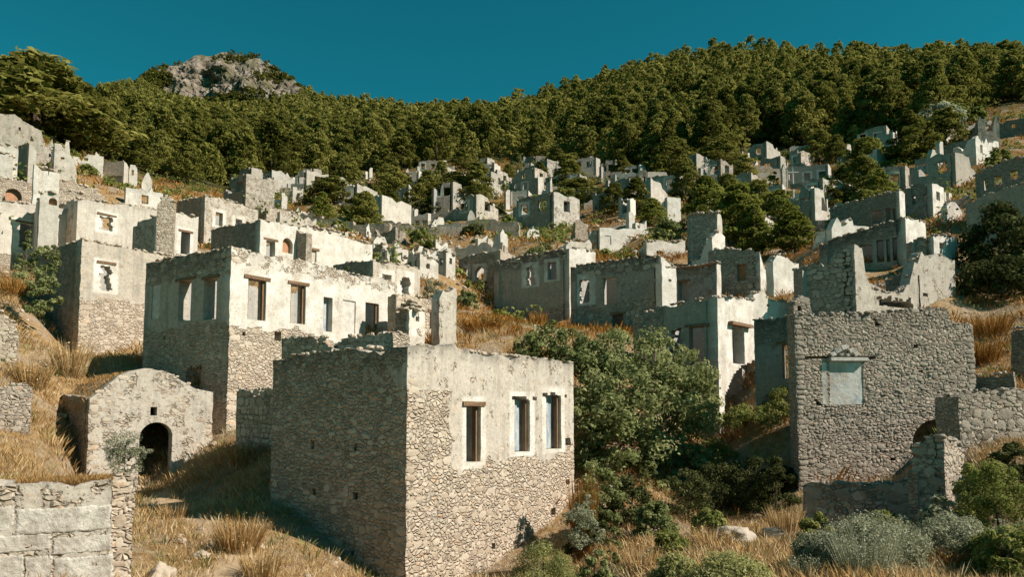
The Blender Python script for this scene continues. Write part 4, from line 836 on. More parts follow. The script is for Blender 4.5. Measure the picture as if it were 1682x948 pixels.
# ================================================================== terrain: one sheet through the feet of the houses and these ground points
for (px, py, d) in [(0, 930, 13), (100, 960, 12.6), (200, 945, 14.5), (260, 950, 14.2), (330, 930, 15.5), (400, 905, 17), (300, 850, 20.5), (420, 835, 20.5), (255, 826, 23.6), (180, 822, 24), (335, 836, 23.4), (250, 835, 22.4), (200, 850, 20), (400, 752, 25.5), (430, 725, 26.5), (500, 720, 27),
        (20, 745, 23), (60, 690, 25), (20, 690, 24.5), (40, 620, 28), (10, 560, 30), (100, 600, 31), (170, 600, 31.5), (200, 610, 30.5), (20, 500, 36), (30, 470, 40),
        (600, 560, 33), (760, 560, 33), (790, 535, 38), (850, 530, 42), (780, 500, 50), (720, 540, 34), (850, 585, 31), (950, 560, 36), (1040, 560, 36),
        (960, 1000, 15.5), (1010, 918, 18.5), (1060, 872, 20.5), (965, 890, 21), (950, 900, 22.4), (935, 925, 20.4), (915, 950, 19.4), (985, 880, 22), (1000, 828, 23.5), (1150, 878, 20), (1230, 875, 20.5), (1290, 872, 19.5), (1120, 828, 25), (1200, 825, 25.5), (1260, 820, 25.5), (1270, 680, 28.5), (1290, 655, 29), (1230, 720, 27.5), (1100, 700, 29),
        (1200, 960, 13.5), (1100, 960, 14), (1350, 930, 14), (1450, 930, 13), (1560, 915, 14.5), (1680, 950, 11.5), (1400, 880, 19.5), (1620, 850, 17), (1680, 760, 18), (1560, 830, 19.5),
        (1640, 600, 28), (1620, 530, 33), (1600, 510, 36), (1680, 520, 32), (1650, 480, 38), (1680, 420, 45), (1620, 400, 50), (1600, 440, 42),
        (-200, 700, 22), (-250, 500, 35), (-300, 350, 60), (-250, 900, 12), (1900, 900, 12), (1900, 700, 19), (1950, 500, 35), (1950, 330, 60), (1900, 220, 100),
        (20, 270, 66), (60, 235, 72), (130, 270, 76), (100, 250, 84), (0, 200, 82), (-150, 180, 90), (230, 315, 78), (300, 325, 85), (360, 318, 105), (420, 306, 125), (500, 296, 145), (560, 280, 160), (700, 272, 165), (800, 262, 172), (870, 256, 182), (960, 268, 165), (1050, 270, 140), (1150, 280, 125), (1200, 250, 135), (1250, 238, 140), (1340, 235, 140), (1450, 240, 110), (1540, 228, 108), (1620, 185, 122), (1700, 175, 122),
        (560, 340, 105), (640, 380, 84), (760, 320, 115), (760, 340, 100), (920, 350, 105), (900, 380, 80), (950, 330, 118), (1080, 330, 90), (1080, 370, 76), (1210, 340, 88), (1260, 380, 70), (1330, 370, 72), (1330, 400, 60), (1420, 340, 72), (1440, 300, 85), (1500, 260, 95), (1560, 310, 78), (1590, 290, 80), (1210, 425, 58), (1290, 420, 56), (870, 412, 62),
        (-100, 175, 300), (60, 185, 300), (160, 168, 370), (232, 137, 440), (200, 152, 410), (280, 168, 450), (330, 172, 455), (375, 176, 460), (430, 172, 455), (487, 150, 440), (515, 162, 425), (300, 178, 420), (380, 184, 425), (440, 180, 420), (548, 172, 410), (600, 178, 380), (700, 193, 370), (780, 198, 360), (850, 190, 340), (960, 158, 320), (1060, 130, 310), (1130, 112, 300), (1240, 103, 300), (1330, 112, 300), (1400, 112, 300), (1500, 118, 290), (1580, 112, 280), (1682, 122, 280), (1900, 110, 280),
        (200, 240, 170), (350, 230, 240), (450, 230, 260), (600, 235, 240), (750, 230, 235), (900, 215, 230), (1050, 200, 210), (1200, 175, 210), (1350, 175, 200), (1500, 170, 190), (1650, 150, 180)]:
    p = at(px, py, d); ANCH.append((p.x, p.y, p.z))
# beyond the ridge the ground falls away
for (px, py, d) in [(-100, 300, 600), (250, 200, 700), (375, 200, 720), (550, 260, 650), (800, 290, 620), (1000, 240, 560), (1250, 210, 520), (1500, 210, 500), (1900, 210, 500), (0, 560, 1400), (850, 560, 1400), (1700, 560, 1400)]:
    p = at(px, py, d); ANCH.append((p.x, p.y, p.z))
for (x, y, z) in [(0, 0, -1.75), (-6, 2, -1.6), (6, 2, -1.8), (-12, 4, -1.2), (12, 4, -1.6), (0, -6, -1.2), (-8, -6, -1), (8, -6, -1.2), (0, 6, -2.4), (-5, 8, -2.6), (5, 8, -2.3)]: ANCH.append((x, y, z))
AP = 12.0
def uv_(x, y): return np.stack([np.asarray(x) / (np.asarray(y) + AP) * 2.2, np.log(np.asarray(y) + AP)], -1)
A_ = np.array(ANCH, float); Q_ = uv_(A_[:, 0], A_[:, 1])
_K = np.sqrt(((Q_[:, None] - Q_[None]) ** 2).sum(-1) + .05 ** 2); n_ = len(Q_)
_P = np.concatenate([np.ones((n_, 1)), Q_], 1)
# heights are interpolated relative to depth so near and far agree in slope
_S = 1.0 / (A_[:, 1] + AP)
_M = np.block([[_K + np.eye(n_) * -0.012, _P], [_P.T, np.zeros((3, 3))]])
_w = np.linalg.solve(_M, np.concatenate([A_[:, 2] * _S, np.zeros(3)]))
def gz(x, y):
    x = np.atleast_1d(np.asarray(x, float)); y = np.atleast_1d(np.asarray(y, float)); q = uv_(x, y); out = np.empty(len(x))
    for i in range(0, len(x), 4000):
        b = q[i:i + 4000]; k_ = np.sqrt(((b[:, None] - Q_[None]) ** 2).sum(-1) + .05 ** 2)
        out[i:i + 4000] = k_ @ _w[:n_] + _w[n_] + b @ _w[n_ + 1:]
    return out * (y + AP)
def px_of(x, y): return CX + FPX * np.asarray(x) / np.asarray(y)
FE_X = [-300, 0, 120, 220, 340, 450, 560, 700, 860, 960, 1060, 1180, 1300, 1420, 1540, 1620, 1950]
FE_D = [95, 92, 96, 96, 106, 126, 148, 160, 172, 150, 128, 122, 138, 118, 114, 124, 126]
def forest_edge(x, y): return np.interp(px_of(x, np.maximum(y, 1)), FE_X, FE_D)

LAND = [('the low grey two-window house', 414, 320), ('the dark round pine', 594, 350), ('the three-tiered house', 672, 310), ('the lone square sunlit house', 797, 282), ('the dark forest house', 877, 266), ('the tall broken gable', 920, 282),
        ('the leaning white wall', 912, 322), ('the grey-fronted terrace house', 853, 330), ('the bright green tree', 690, 393), ('the pale one-window house', 742, 390), ('the orange terrace wall', 900, 364), ('the big pale house with holes', 1028, 302),
        ('the bright blank wall', 1107, 342), ('the round-window house', 1212, 262), ('the square tower house', 1312, 256), ('the utility pole', 1304, 315), ('the stepped white side wall', 1405, 308), ('the dark two-window house', 1508, 330), ('the stone frame ruin', 1622, 210),
        ('the small dark forest-edge house', 468, 306), ('the long grey front', 655, 355), ('the white porch column', 1038, 362), ('the blue-grey tower', 1156, 390), ('the long grey strip house', 1096, 298), ('the far right pale pines', 1460, 260), ('the thin white post wall', 834, 328), ('the sloping pale side wall', 610, 316), ('the white box wall', 450, 333), ('the broad green bush', 888, 400), ('the long dark three-window house', 1420, 345)]
def project(p):
    dF = p[1] * cos(TH) + p[2] * sin(TH); return CX + FPX * p[0] / dF, CY - FPX * (-p[1] * sin(TH) + p[2] * cos(TH)) / dF
USED = set()
def beside(what, px, py):
    """name a thing by the nearest landmark that is still free in that direction"""
    for nm, lx, ly in sorted(LAND, key=lambda l: (l[1] - px) ** 2 + ((l[2] - py) * 1.6) ** 2)[:6]:
        dx, dy = px - lx, (py - ly) * 1.6
        side = ('right of ' if dx > 0 else 'left of ') if abs(dx) > abs(dy) else ('below ' if dy > 0 else 'above ')
        lb = what + ' ' + side + nm
        if lb not in USED: USED.add(lb); return lb
    return None
CENT = [((h.Lp + h.Rp) / 2).to_tuple() if not h.single else h.C.xy.to_tuple() for h in HOUSES]
def broken(h):
    r = random.Random(int(h.corner[0] * 13))
    for k in ('L', 'R'):
        W = h.W[k]; z = W.prof[-1 if k == 'L' else 0][1]
        if r.random() < .6:
            f = r.uniform(.35, .7); dz = r.uniform(.5, 1.8); pr = [(0, z), (f * W.len, z - .1), ((f + .08) * W.len, z - dz), (W.len, z - dz - r.uniform(0, .6))]
            W.prof = sorted((W.len - q, zz) for q, zz in pr) if k == 'L' else pr
    W = h.W['1']; z = W.prof[0][1]; W.prof = [(0, z - r.uniform(0, 1.2)), (W.len * .4, z - r.uniform(0, 1.5)), (W.len, z)]
def more_houses():
    r = random.Random(21); n = 0; tries = 0
    while n < 150 and tries < 6000:
        tries += 1; y = math.sqrt(r.uniform(55 ** 2, 158 ** 2)); u = r.uniform(-.40, .60); x = u * y
        if y > float(forest_edge(x, y)) - 4: continue
        if any((x - a) ** 2 + (y - b) ** 2 < (6.3 if y > 90 else 7.2) ** 2 for a, b in CENT): continue
        z = float(gz(x, y)[0]); h_ = r.uniform(2.4, 4.4); px, py = project((x, y, z + h_)); pb = project((x, y, z))[1]
        if not 395 < px < 1610 or (px > 1480 and y > 100): continue
        mat = r.choice(['warm', 'grey', 'warm', 'grey', 'grey']); ll, rl = r.uniform(2.6, 5.2), r.uniform(2.4, 4.6); nw = r.choice([1, 2, 2]); dr = r.random() < .3
        col = {'warm': 'brownish', 'grey': 'grey', 'white': 'whitish'}[mat]; tall = 'tall' if h_ > 3.6 else 'low' if h_ < 2.9 else 'small'
        lb = beside(tall + ' roofless ' + col + ' box house with ' + ('one window' if nw == 1 else 'two windows'), px, py)
        if not lb: continue
        Lo = []
        for k in range(nw):
            q = ll * (.5 if nw == 1 else (.28 + .44 * k)); w_ = r.uniform(.38, .55); z0 = z + h_ - r.uniform(1.9, 2.1); Lo.append((q - w_, q + w_, z0, z0 + r.uniform(1.05, 1.35), 'w' if r.random() < .6 else '', 1))
        Ro = [(rl * .5 - .45, rl * .5 + .45, z + h_ - 1.9, z + h_ - .7, '', 1)] if r.random() < .5 else []
        hl = r.choice([-84, -80, -62, -58]) if u < .2 else r.choice([-62, -58, -56, -78]); tp = r.uniform(.25, .75)
        house(lb, y, (px, py), base=pb, hl=hl + r.uniform(-4, 4), hr=r.uniform(36, 60), llen=ll, rlen=rl, Lo=Lo, Ro=Ro, mat=mat, plL={'up': tp, 'white': .3 * r.random(), 'dark': .4 * r.random()}, plR={'up': min(1, tp + .25), 'white': r.uniform(.1, .75), 'dark': .3 * r.random()}, hook=broken, res=.7, rag=r.uniform(.2, .45), rear=-r.uniform(.2, 1.2), anchor=False, t=.5, group='box ruins on the far terraces')
        CENT.append((x, y)); n += 1
    for k in range(26):                                     # dry-stone terraces following the slope
        for _ in range(200):
            y = math.sqrt(r.uniform(62 ** 2, 150 ** 2)); x = r.uniform(-.42, .6) * y
            if y < float(forest_edge(x, y)) - 8 and not any((x - a) ** 2 + (y - b) ** 2 < 16 for a, b in CENT): break
        z = float(gz(x, y)[0]); hdg = r.uniform(78, 104); ln = r.uniform(7, 16); q = [(x + sin(radians(hdg)) * ln * f, y + cos(radians(hdg)) * ln * f) for f in (0, .25, .5, .75, 1)]
        pts = [project((a, b, float(gz(a, b)[0]) + r.uniform(.7, 1.5))) for a, b in q]
        if any(b_[0] - a_[0] < 4 for a_, b_ in zip(pts, pts[1:])): continue
        lb = beside('long low dry-stone terrace wall', pts[2][0], pts[2][1])
        if lb: wall_frag(lb, y, pts, project((x, y, z - .3))[1], hdg, pl={'up': .25, 'white': .2}, mat=r.choice(['warm', 'grey']), name='terrace_wall', cat='terrace wall', group='dry-stone terrace walls', anchor=False, t=.6)
    print('more houses', n)
more_houses()

def build_ground():
    nu, ny = 330, 330
    us = np.linspace(-1.25, 1.25, nu); ys = np.exp(np.linspace(math.log(5.0), math.log(1800.0), ny)) - AP
    X = (us[None, :] * (ys[:, None] + AP)).ravel(); Y = np.repeat(ys, nu); Zg = gz(X, Y)
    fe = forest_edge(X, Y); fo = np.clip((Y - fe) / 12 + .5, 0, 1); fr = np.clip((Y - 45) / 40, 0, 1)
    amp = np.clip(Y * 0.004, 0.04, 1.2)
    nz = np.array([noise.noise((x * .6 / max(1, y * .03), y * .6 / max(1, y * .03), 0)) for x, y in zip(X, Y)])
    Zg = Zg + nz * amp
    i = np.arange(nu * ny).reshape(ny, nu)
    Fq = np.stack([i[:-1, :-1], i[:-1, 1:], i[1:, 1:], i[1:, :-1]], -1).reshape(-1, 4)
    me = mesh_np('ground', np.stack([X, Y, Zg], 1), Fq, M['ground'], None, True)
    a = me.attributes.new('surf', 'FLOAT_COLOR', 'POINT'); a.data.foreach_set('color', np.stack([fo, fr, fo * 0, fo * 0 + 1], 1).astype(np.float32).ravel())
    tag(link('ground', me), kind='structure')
build_ground()

PATH = [at(*p) for p in ((258, 812, 24.6), (285, 832, 22.2), (322, 850, 19.8), (372, 876, 17.8), (398, 905, 16.2), (360, 940, 14.6), (300, 975, 13.2))]
def path_dist(x, y):
    out = np.full(np.shape(x), 1e9)
    for a, b in zip(PATH, PATH[1:]):
        dx, dy = b.x - a.x, b.y - a.y; t_ = np.clip(((x - a.x) * dx + (y - a.y) * dy) / (dx * dx + dy * dy), 0, 1)
        out = np.minimum(out, np.hypot(x - a.x - t_ * dx, y - a.y - t_ * dy))
    return out
def build_path():
    pts = []
    for a, b in zip(PATH, PATH[1:]): pts += [a.xy.lerp(b.xy, k_ / 8) for k_ in range(8)]
    n1 = 7; V, Fc = [], []
    for j, p in enumerate(pts):
        d_ = (pts[min(j + 1, len(pts) - 1)] - pts[max(j - 1, 0)]).normalized(); nn = Vector((d_.y, -d_.x)); wd = .55 + .22 * noise.noise((j * .35, 1, 1))
        for i in range(n1):
            q = p + nn * wd * (i / (n1 - 1) * 2 - 1) * (1 + .15 * noise.noise((j * .9, i, 2))); V.append((q.x, q.y, float(gz(q.x, q.y)[0]) + .05 - .09 * (i in (0, n1 - 1)) + .02 * noise.noise((q.x * 3, q.y * 3, 0))))
    for j in range(len(pts) - 1):
        for i in range(n1 - 1): a = j * n1 + i; Fc.append((a, a + 1, a + n1 + 1, a + n1))
    tag(link('path', mesh_py('path', V, Fc, M['path'], True)), kind='structure')
build_path()

def build_peak():
    n1, n2 = 300, 200
    V = np.zeros((n2, n1, 3))
    a0, a1 = at(222, 150, 470), at(505, 150, 470)
    for j in range(n2):
        for i in range(n1):
            u = i / (n1 - 1); v_ = j / (n2 - 1)
            px = 218 + 290 * u
            top = np.interp(px, [218, 240, 280, 330, 375, 410, 440, 470, 490, 508], [142, 124, 105, 91, 85, 92, 104, 121, 138, 150])
            bot = np.interp(px, [218, 280, 330, 380, 430, 508], [160, 168, 176, 182, 180, 172])
            if v_ < .8:
                k_ = v_ / .8; py = bot + (top - bot) * k_; Y = 455 + 55 * k_ ** 1.6 * sin(u * pi) ** .5
                p = at(px, py, Y)
                r_ = noise.fractal(Vector((p.x * .035, p.y * .035, p.z * .015)), 1.0, 2.0, 6)
                cl = sin(pi * min(1, k_ * 1.05)) * sin(u * pi)
                r2 = noise.ridged_multi_fractal(Vector((p.x * .05 + r_, p.y * .02, p.z * .022)), .9, 2.1, 6, 1.0, 2.0); p.y += r_ * 10 * (cl + .25) - (r2 - 1.2) * 6.5 * (cl + .2); p.z += noise.fractal(Vector((p.x * .1, p.z * .08, 9)), 1, 2, 5) * 3.0
            else:
                k_ = (v_ - .8) / .2; p = at(px, top, 455 + 55 * sin(u * pi) ** .5); p.y += 90 * k_; p.z -= 75 * k_ ** 1.3
            V[j, i] = p
    i_ = np.arange(n1 * n2).reshape(n2, n1)
    Fq = np.stack([i_[:-1, :-1], i_[:-1, 1:], i_[1:, 1:], i_[1:, :-1]], -1).reshape(-1, 4)
    tag(link('rocky_hill', mesh_np('rocky_hill', V.reshape(-1, 3), Fq, M['rock'], None, False)), kind='structure')
    return V
PEAK = build_peak()

# ================================================================== vegetation
def unit(v): return v / np.maximum(np.linalg.norm(v, axis=-1, keepdims=True), 1e-9)
def cards(Cn, Nn, L, Wd, r, axis=None):
    """one diamond per centre, facing its normal"""
    n = len(Cn); t = unit(np.cross(Nn, r.normal(size=(n, 3)) if axis is None else axis + .25 * r.normal(size=(n, 3)))); b = np.cross(Nn, t)
    L = np.asarray(L).reshape(-1, 1) * np.ones((n, 1)); Wd = np.asarray(Wd).reshape(-1, 1) * np.ones((n, 1))
    bend = Nn * L * .12
    V = np.stack([Cn - b * L / 2 - bend, Cn + t * Wd / 2, Cn + b * L / 2 - bend, Cn - t * Wd / 2], 1).reshape(-1, 3)
    return V, np.arange(n * 4).reshape(n, 4)
def clump_cloud(centres, radii, per, r, flat=.75, up=.25, fill=.55):
    Cn, Nn, Tn = [], [], []
    for c, ra in zip(centres, radii):
        d = unit(r.normal(size=(per, 3))); d[:, 2] = d[:, 2] * .9 + up * .5; d = unit(d)
        k_ = ra * (fill + (1 - fill) * r.random((per, 1)) ** .5)
        Cn.append(np.asarray(c) + d * k_ * np.array([1, 1, flat])); Nn.append(unit(d + .55 * r.normal(size=(per, 3)) + np.array([0, 0, up])))
        Tn.append(np.clip(.5 + .16 * r.normal() + .16 * r.normal(size=per), 0, 1))
    return np.concatenate(Cn), np.concatenate(Nn), np.concatenate(Tn)
def trunk_vf(H, r0, limbs, r, lean=.05):
    V, Fc = [], []
    def tube(pts, rads, k=6):
        base = len(V); pts = [np.array(p, float) for p in pts]
        for p, ra in zip(pts, rads):
            for i in range(k):
                a = 2 * pi * i / k; V.append((p[0] + cos(a) * ra, p[1] + sin(a) * ra, p[2]))
        for l in range(len(pts) - 1):
            for i in range(k):
                j = (i + 1) % k; Fc.append((base + l * k + i, base + l * k + j, base + (l + 1) * k + j, base + (l + 1) * k + i))
    lx, ly = r.normal(size=2) * lean * H
    tube([(0, 0, -.5), (lx * .3, ly * .3, H * .35), (lx * .7, ly * .7, H * .7), (lx, ly, H * .95)], [r0, r0 * .8, r0 * .5, r0 * .15])
    for (x, y, z) in limbs:
        zb_ = max(.15 * H, z - .35 * math.hypot(x, y) - .05 * H); f = zb_ / H
        tube([(lx * f, ly * f, zb_), (x * .55, y * .55, (zb_ + z) / 2), (x, y, z)], [r0 * .45, r0 * .3, r0 * .1], 4)
    return V, Fc
def pine_shape(seed, nc, per, cl, cw, cone=.65, full=1.0):
    """unit pine: height 1, crown radius about 0.36; returns crown arrays and limb ends"""
    r = np.random.default_rng(seed); C_, R_ = [], []
    for k_ in range(nc):
        h = .16 + .80 * (k_ + r.random()) / nc
        env = (1 - ((h - .16) / .86)) ** cone * (.55 + .45 * min(1, (h - .1) / .2)); a = k_ * 2.4 + r.normal() * .5
        rr = .36 * env * (.25 + .75 * r.random() ** .6) * full
        C_.append((cos(a) * rr, sin(a) * rr, h + r.normal() * .01)); R_.append(.045 + .05 * r.random() + .055 * env)
    Cn, Nn, Tn = clump_cloud(C_, R_, per, r, .5, .35)
    n = len(Cn)
    V, Fq = cards(Cn, Nn, cl * (.7 + .6 * r.random(n)), cw * (.7 + .6 * r.random(n)), r)
    return V, Fq, np.repeat(Tn, 4), [c for c in C_[::max(1, nc // 7)]]
PINES = []
for k_ in range(7):
    V, Fq, T, lim = pine_shape(100 + k_, 72, 58, .062, .024, .6 + .13 * (k_ % 4), 1.05 + .12 * (k_ % 3))
    tv, tf = trunk_vf(.95, .022, lim, np.random.default_rng(k_))
    crown = mesh_np('crown', V, Fq, M['pine'], T)
    trunk = mesh_py('trunk', tv, tf, M['bark'])
    allv = np.concatenate([V, np.array(tv)]); 
    PINES.append((crown, trunk, V, Fq, T))
def whole_pine(k_):
    crown, trunk, V, Fq, T = PINES[k_]
    tv = np.array([v.co for v in trunk.vertices]); tf = np.array([p.vertices[:] for p in trunk.polygons]) + len(V)
    return mesh_np('pine_tree', np.concatenate([V, tv]), np.concatenate([Fq, tf]), [M['pine'], M['bark']], np.concatenate([T, np.full(len(tv), .5)]),
                   mi=np.concatenate([np.zeros(len(Fq)), np.ones(len(tf))]))
WHOLE = [whole_pine(k_) for k_ in range(7)]
NEARBY = []     # (x, y, radius) kept free of forest
def pine(label, px, py_base, py_top, d, wpx, kind=None, group=None, sink=0.3, z=None):
    b = at(px, py_base, d); zg = float(gz(b.x, b.y)[0]) if z is None else z
    zb_ = min(zg, b.z + 1.5) - sink; H = ray(px, py_top)[1] * d - zb_; R = wpx / FPX * d / 2 / .30
    k_ = rnd.randrange(7) if kind is None else kind
    root = empty('pine_tree', (b.x, b.y, zb_), label, 'tree', group); root.scale = (R, R, H); root.rotation_euler = (0, 0, rnd.uniform(0, 6))
    cr = link('crown', PINES[k_][0], root)
    if 'green' in label or d < 75 and 'dark' not in label: cr.material_slots[0].link = 'OBJECT'; cr.material_slots[0].material = M['pine_bright']
    link('trunk', PINES[k_][1], root)
    NEARBY.append((b.x, b.y, R * .3)); return root

def broad(name, label, px, py_base, py_top, d, wpx, mat, leaf, n_cl, per, cat='shrub', group=None, seed=1, trunk=True, ground=None, flat=.8, shape=None, asp=.55, dome=1.0, base_fill=.1):
    """broad-leaved shrub or tree: leaf faces in many clumps over a few stems"""
    r = np.random.default_rng(seed); b = at(px, py_base, d); zg = float(gz(b.x, b.y)[0]) if ground is None else ground
    zb_ = min(zg, b.z + 1.0) - .1; H = ray(px, py_top)[1] * d - zb_; R = wpx / FPX * d / 2
    C_, Ra = [], []
    if shape is None:
        for k_ in range(n_cl):
            a = r.random() * 2 * pi; v_ = r.random(); el = math.asin(v_ ** dome); q = .55 + .45 * r.random() ** .4
            C_.append((cos(a) * cos(el) * R * .82 * q, sin(a) * cos(el) * R * .82 * q, base_fill * H + (.88 - base_fill) * H * sin(el) * q)); Ra.append((.16 + .12 * r.random()) * min(R, H))
    else:
        for (sx, sy, sd_, sr) in shape:                # lobes: where they stand, their radius
            c = at(sx, sy, sd_) - Vector((b.x, b.y, zb_))
            for k_ in range(max(3, int(n_cl * sr ** 2))):
                v_ = unit(r.normal(size=3)); q = sr * (.35 + .65 * r.random() ** .5)
                C_.append(tuple(np.array(c) + v_ * q * np.array([1, 1, .8]))); Ra.append(sr * (.22 + .18 * r.random()))
    Cn, Nn, Tn = clump_cloud(C_, Ra, per, r, flat, .35, .35)
    n = len(Cn); sz = leaf * (.6 + .8 * r.random(n))
    V, Fq = cards(Cn, Nn, sz, sz * asp, r)
    root = empty(name, (b.x, b.y, zb_), label, cat, group)
    link('foliage' if cat != 'tree' else 'crown', mesh_np('foliage', V, Fq, M[mat], np.repeat(Tn, 4)), root)
    if trunk:
        tv, tf = trunk_vf(H * (.8 if shape is None else .42), max(.03, .025 * H), [C_[i] for i in r.choice(len(C_), min(9, len(C_)), replace=False)], r, .06)
        link('stem' if cat != 'tree' else 'trunk', mesh_py('stem', tv, tf, M['bark']), root)
    return root
def blades_arrays(r, n, H, R, wd, spread=.5, droop=.25):
    a = r.random(n) * 2 * pi; q = R * .45 * r.random(n) ** .7; s_ = spread * (.3 + .7 * r.random(n)); h = H * (.5 + .5 * r.random(n))
    base = np.stack([cos_(a) * q, sin_(a) * q, np.full(n, -.05)], 1)
    dv = np.stack([cos_(a) * s_, sin_(a) * s_, np.ones(n)], 1); dv = unit(dv)
    tip = base + dv * h[:, None]; tip[:, 2] -= droop * h * s_ * .6
    mid = base + dv * (h * .55)[:, None]
    a2 = r.random(n) * 2 * pi; side = np.stack([cos_(a2), sin_(a2), np.zeros(n)], 1) * wd * (.6 + .8 * r.random(n))[:, None]
    V = np.stack([base - side * .4, mid - side * .5, tip, mid + side * .5], 1).reshape(-1, 3)
    return V, np.arange(n * 4).reshape(n, 4)
cos_, sin_ = np.cos, np.sin
def tuft_bush(name, label, px, py_base, py_top, d, wpx, mat, n=260, wd=.02, cat='shrub', group=None, seed=1, leafy=0, leaf=.08, ground=None, spread=.8):
    r = np.random.default_rng(seed); b = at(px, py_base, d); zg = float(gz(b.x, b.y)[0]) if ground is None else ground
    zg = b.z if 'opening' in label else zg; zb_ = min(zg, b.z + .8) - .05; H = max(.25, ray(px, py_top)[1] * d - zb_); R = wpx / FPX * d / 2
    V, Fq = blades_arrays(r, n, H, R * 1.1, wd, spread * R / H)
    T = np.repeat(np.clip(.5 + .22 * r.normal(size=n), 0, 1), 4)
    root = empty(name, (b.x, b.y, zb_), label, cat, group)
    link('stem', mesh_np('stem', V, Fq, M[mat], T), root)
    if leafy:
        Vq = V.reshape(n, 4, 3); k_ = r.integers(0, n, leafy); f = r.random((leafy, 1)) ** .7
        Cn = Vq[k_, 0] * (1 - f) + Vq[k_, 2] * f + r.normal(size=(leafy, 3)) * .05 * R
        Nn = unit(r.normal(size=(leafy, 3)) + np.array([0, 0, .6]) + Cn / np.array([R, R, H]) * .5)
        V2, F2 = cards(Cn, Nn, leaf * (.6 + .8 * r.random(leafy)), leaf * .4, r)
        link('foliage', mesh_np('foliage', V2, F2, M[mat], np.repeat(np.clip(.55 + .25 * r.normal(size=leafy), 0, 1), 4)), root)
    return root

# ================================================================== building it all
for h in HOUSES: build_house(h)

def vault_roof(h):
    W = h.W['R']; dv = (h.Lp - h.C.xy); ln = dv.length; ni = 10
    prof = W.prof; n = 26; qs = np.linspace(0, W.len, n)
    V, Fc = [], []
    for j in range(ni):
        off = hd(h.hl) * (0.02 + (ln - .04) * j / (ni - 1) if j else h.t * .9)
        for q in qs:
            z = W.top(q) - .03 - .10 * (j > 0) + .05 * noise.noise((q * 2, j, 0))
            p = W.p0 + W.d * q + off; V.append(Vector((p.x, p.y, z)) - h.org)
    m_ = len(V); V += [v - Vector((0, 0, .28)) for v in V]
    for j in range(ni - 1):
        for i in range(n - 1):
            a, b, c, d_ = j * n + i, j * n + i + 1, (j + 1) * n + i + 1, (j + 1) * n + i
            Fc += [(a, b, c, d_), (m_ + d_, m_ + c, m_ + b, m_ + a)]
    for i in range(n - 1): Fc += [(i + 1, i, m_ + i, m_ + i + 1), ((ni - 1) * n + i, (ni - 1) * n + i + 1, m_ + (ni - 1) * n + i + 1, m_ + (ni - 1) * n + i)]
    for j in range(ni - 1): Fc += [(j * n, (j + 1) * n, m_ + (j + 1) * n, m_ + j * n), ((j + 1) * n + n - 1, j * n + n - 1, m_ + j * n + n - 1, m_ + (j + 1) * n + n - 1)]
    me = mesh_py('roof', V, Fc, M['ground']); a = me.attributes.new('surf', 'FLOAT_COLOR', 'POINT'); a.data.foreach_set('color', np.tile(np.array([0, 0, 0, 1], np.float32), len(V)))
    link('roof', me, h.root)
    r = np.random.default_rng(5); Vs, Ts = [], []
    for k_ in range(900):
        q = r.random() * W.len; f = r.random() ** 1.1
        p = W.p0 + W.d * q + hd(h.hl) * (h.t * .8 + (ln - h.t) * f); V1, _ = blades_arrays(r, 7, .22, .15, .018, .9)
        Vs.append(V1 + np.array([p.x - h.org.x, p.y - h.org.y, W.top(q) - .12 - h.org.z])); Ts.append(np.repeat(np.clip(.42 + .2 * r.normal(size=7), 0, 1), 4))
    V = np.concatenate(Vs)
    o = link('dry_grass', mesh_np('dry_grass', V, np.arange(len(V)).reshape(-1, 4), M['straw'], np.concatenate(Ts)), h.root); o['kind'] = 'stuff'
vault_roof(VAULT)

def block_wall(h):
    W = h.W['R']
    rows = [(833, 876, [-60, 24, 184]), (881, 909, [-60, 85, 185]), (914, 958, [-60, 40, 86, 186]), (963, 1000, [-60, 60, 186])]
    for (y0, y1, xs) in rows:
        for x0, x1 in zip(xs, xs[1:]):
            if x1 - x0 < 12: continue
            q0, q1, z0, z1, _ = W.rect((x0 + .8, y0, x1 - .8, y1)); z0, z1 = min(z0, z1), max(z0, z1); n1, n2 = 44, 20
            pr = rnd.uniform(.004, .014); V, Fc = [], []; sd = rnd.random() * 50
            for j in range(n2):
                for i in range(n1):
                    u, v_ = i / (n1 - 1), j / (n2 - 1); edge = min(i, n1 - 1 - i, j, n2 - 1 - j)
                    q = q0 + (q1 - q0) * u + .035 * noise.noise((u * 17 + sd, v_ * 9, 1)) * (edge < 2); z = z0 + (z1 - z0) * v_ + .035 * noise.noise((u * 19 + sd, v_ * 7, 2)) * (edge < 2)
                    o_ = -.012 if edge == 0 else pr * 1 + .014 * noise.noise((q * 4, z * 4, sd)) + .008 * noise.noise((q * 14, z * 14, sd))
                    V.append(W.pt(q, z, o_) - h.org)
            for j in range(n2 - 1):
                for i in range(n1 - 1): a = j * n1 + i; Fc.append((a, a + 1, a + n1 + 1, a + n1))
            link('block', mesh_py('block', V, Fc, M['pale_block'], True), h.root)
    r = np.random.default_rng(8); Vs, Ts = [], []
    for k_ in range(800):
        q = W.len * (.35 + .63 * r.random()); V1, _ = blades_arrays(r, 9, .20, .12, .009, 1.0)
        p = W.pt(q, W.top(q) - .02, -.25 - .75 * r.random()); Vs.append(V1 + np.array(p - h.org)); Ts.append(np.repeat(np.clip(.35 + .2 * r.normal(size=9), 0, 1), 4))
    V = np.concatenate(Vs); o = link('dry_grass', mesh_np('dry_grass', V, np.arange(len(V)).reshape(-1, 4), M['straw'], np.concatenate(Ts)), h.root); o['kind'] = 'stuff'
block_wall(BLOCKW)

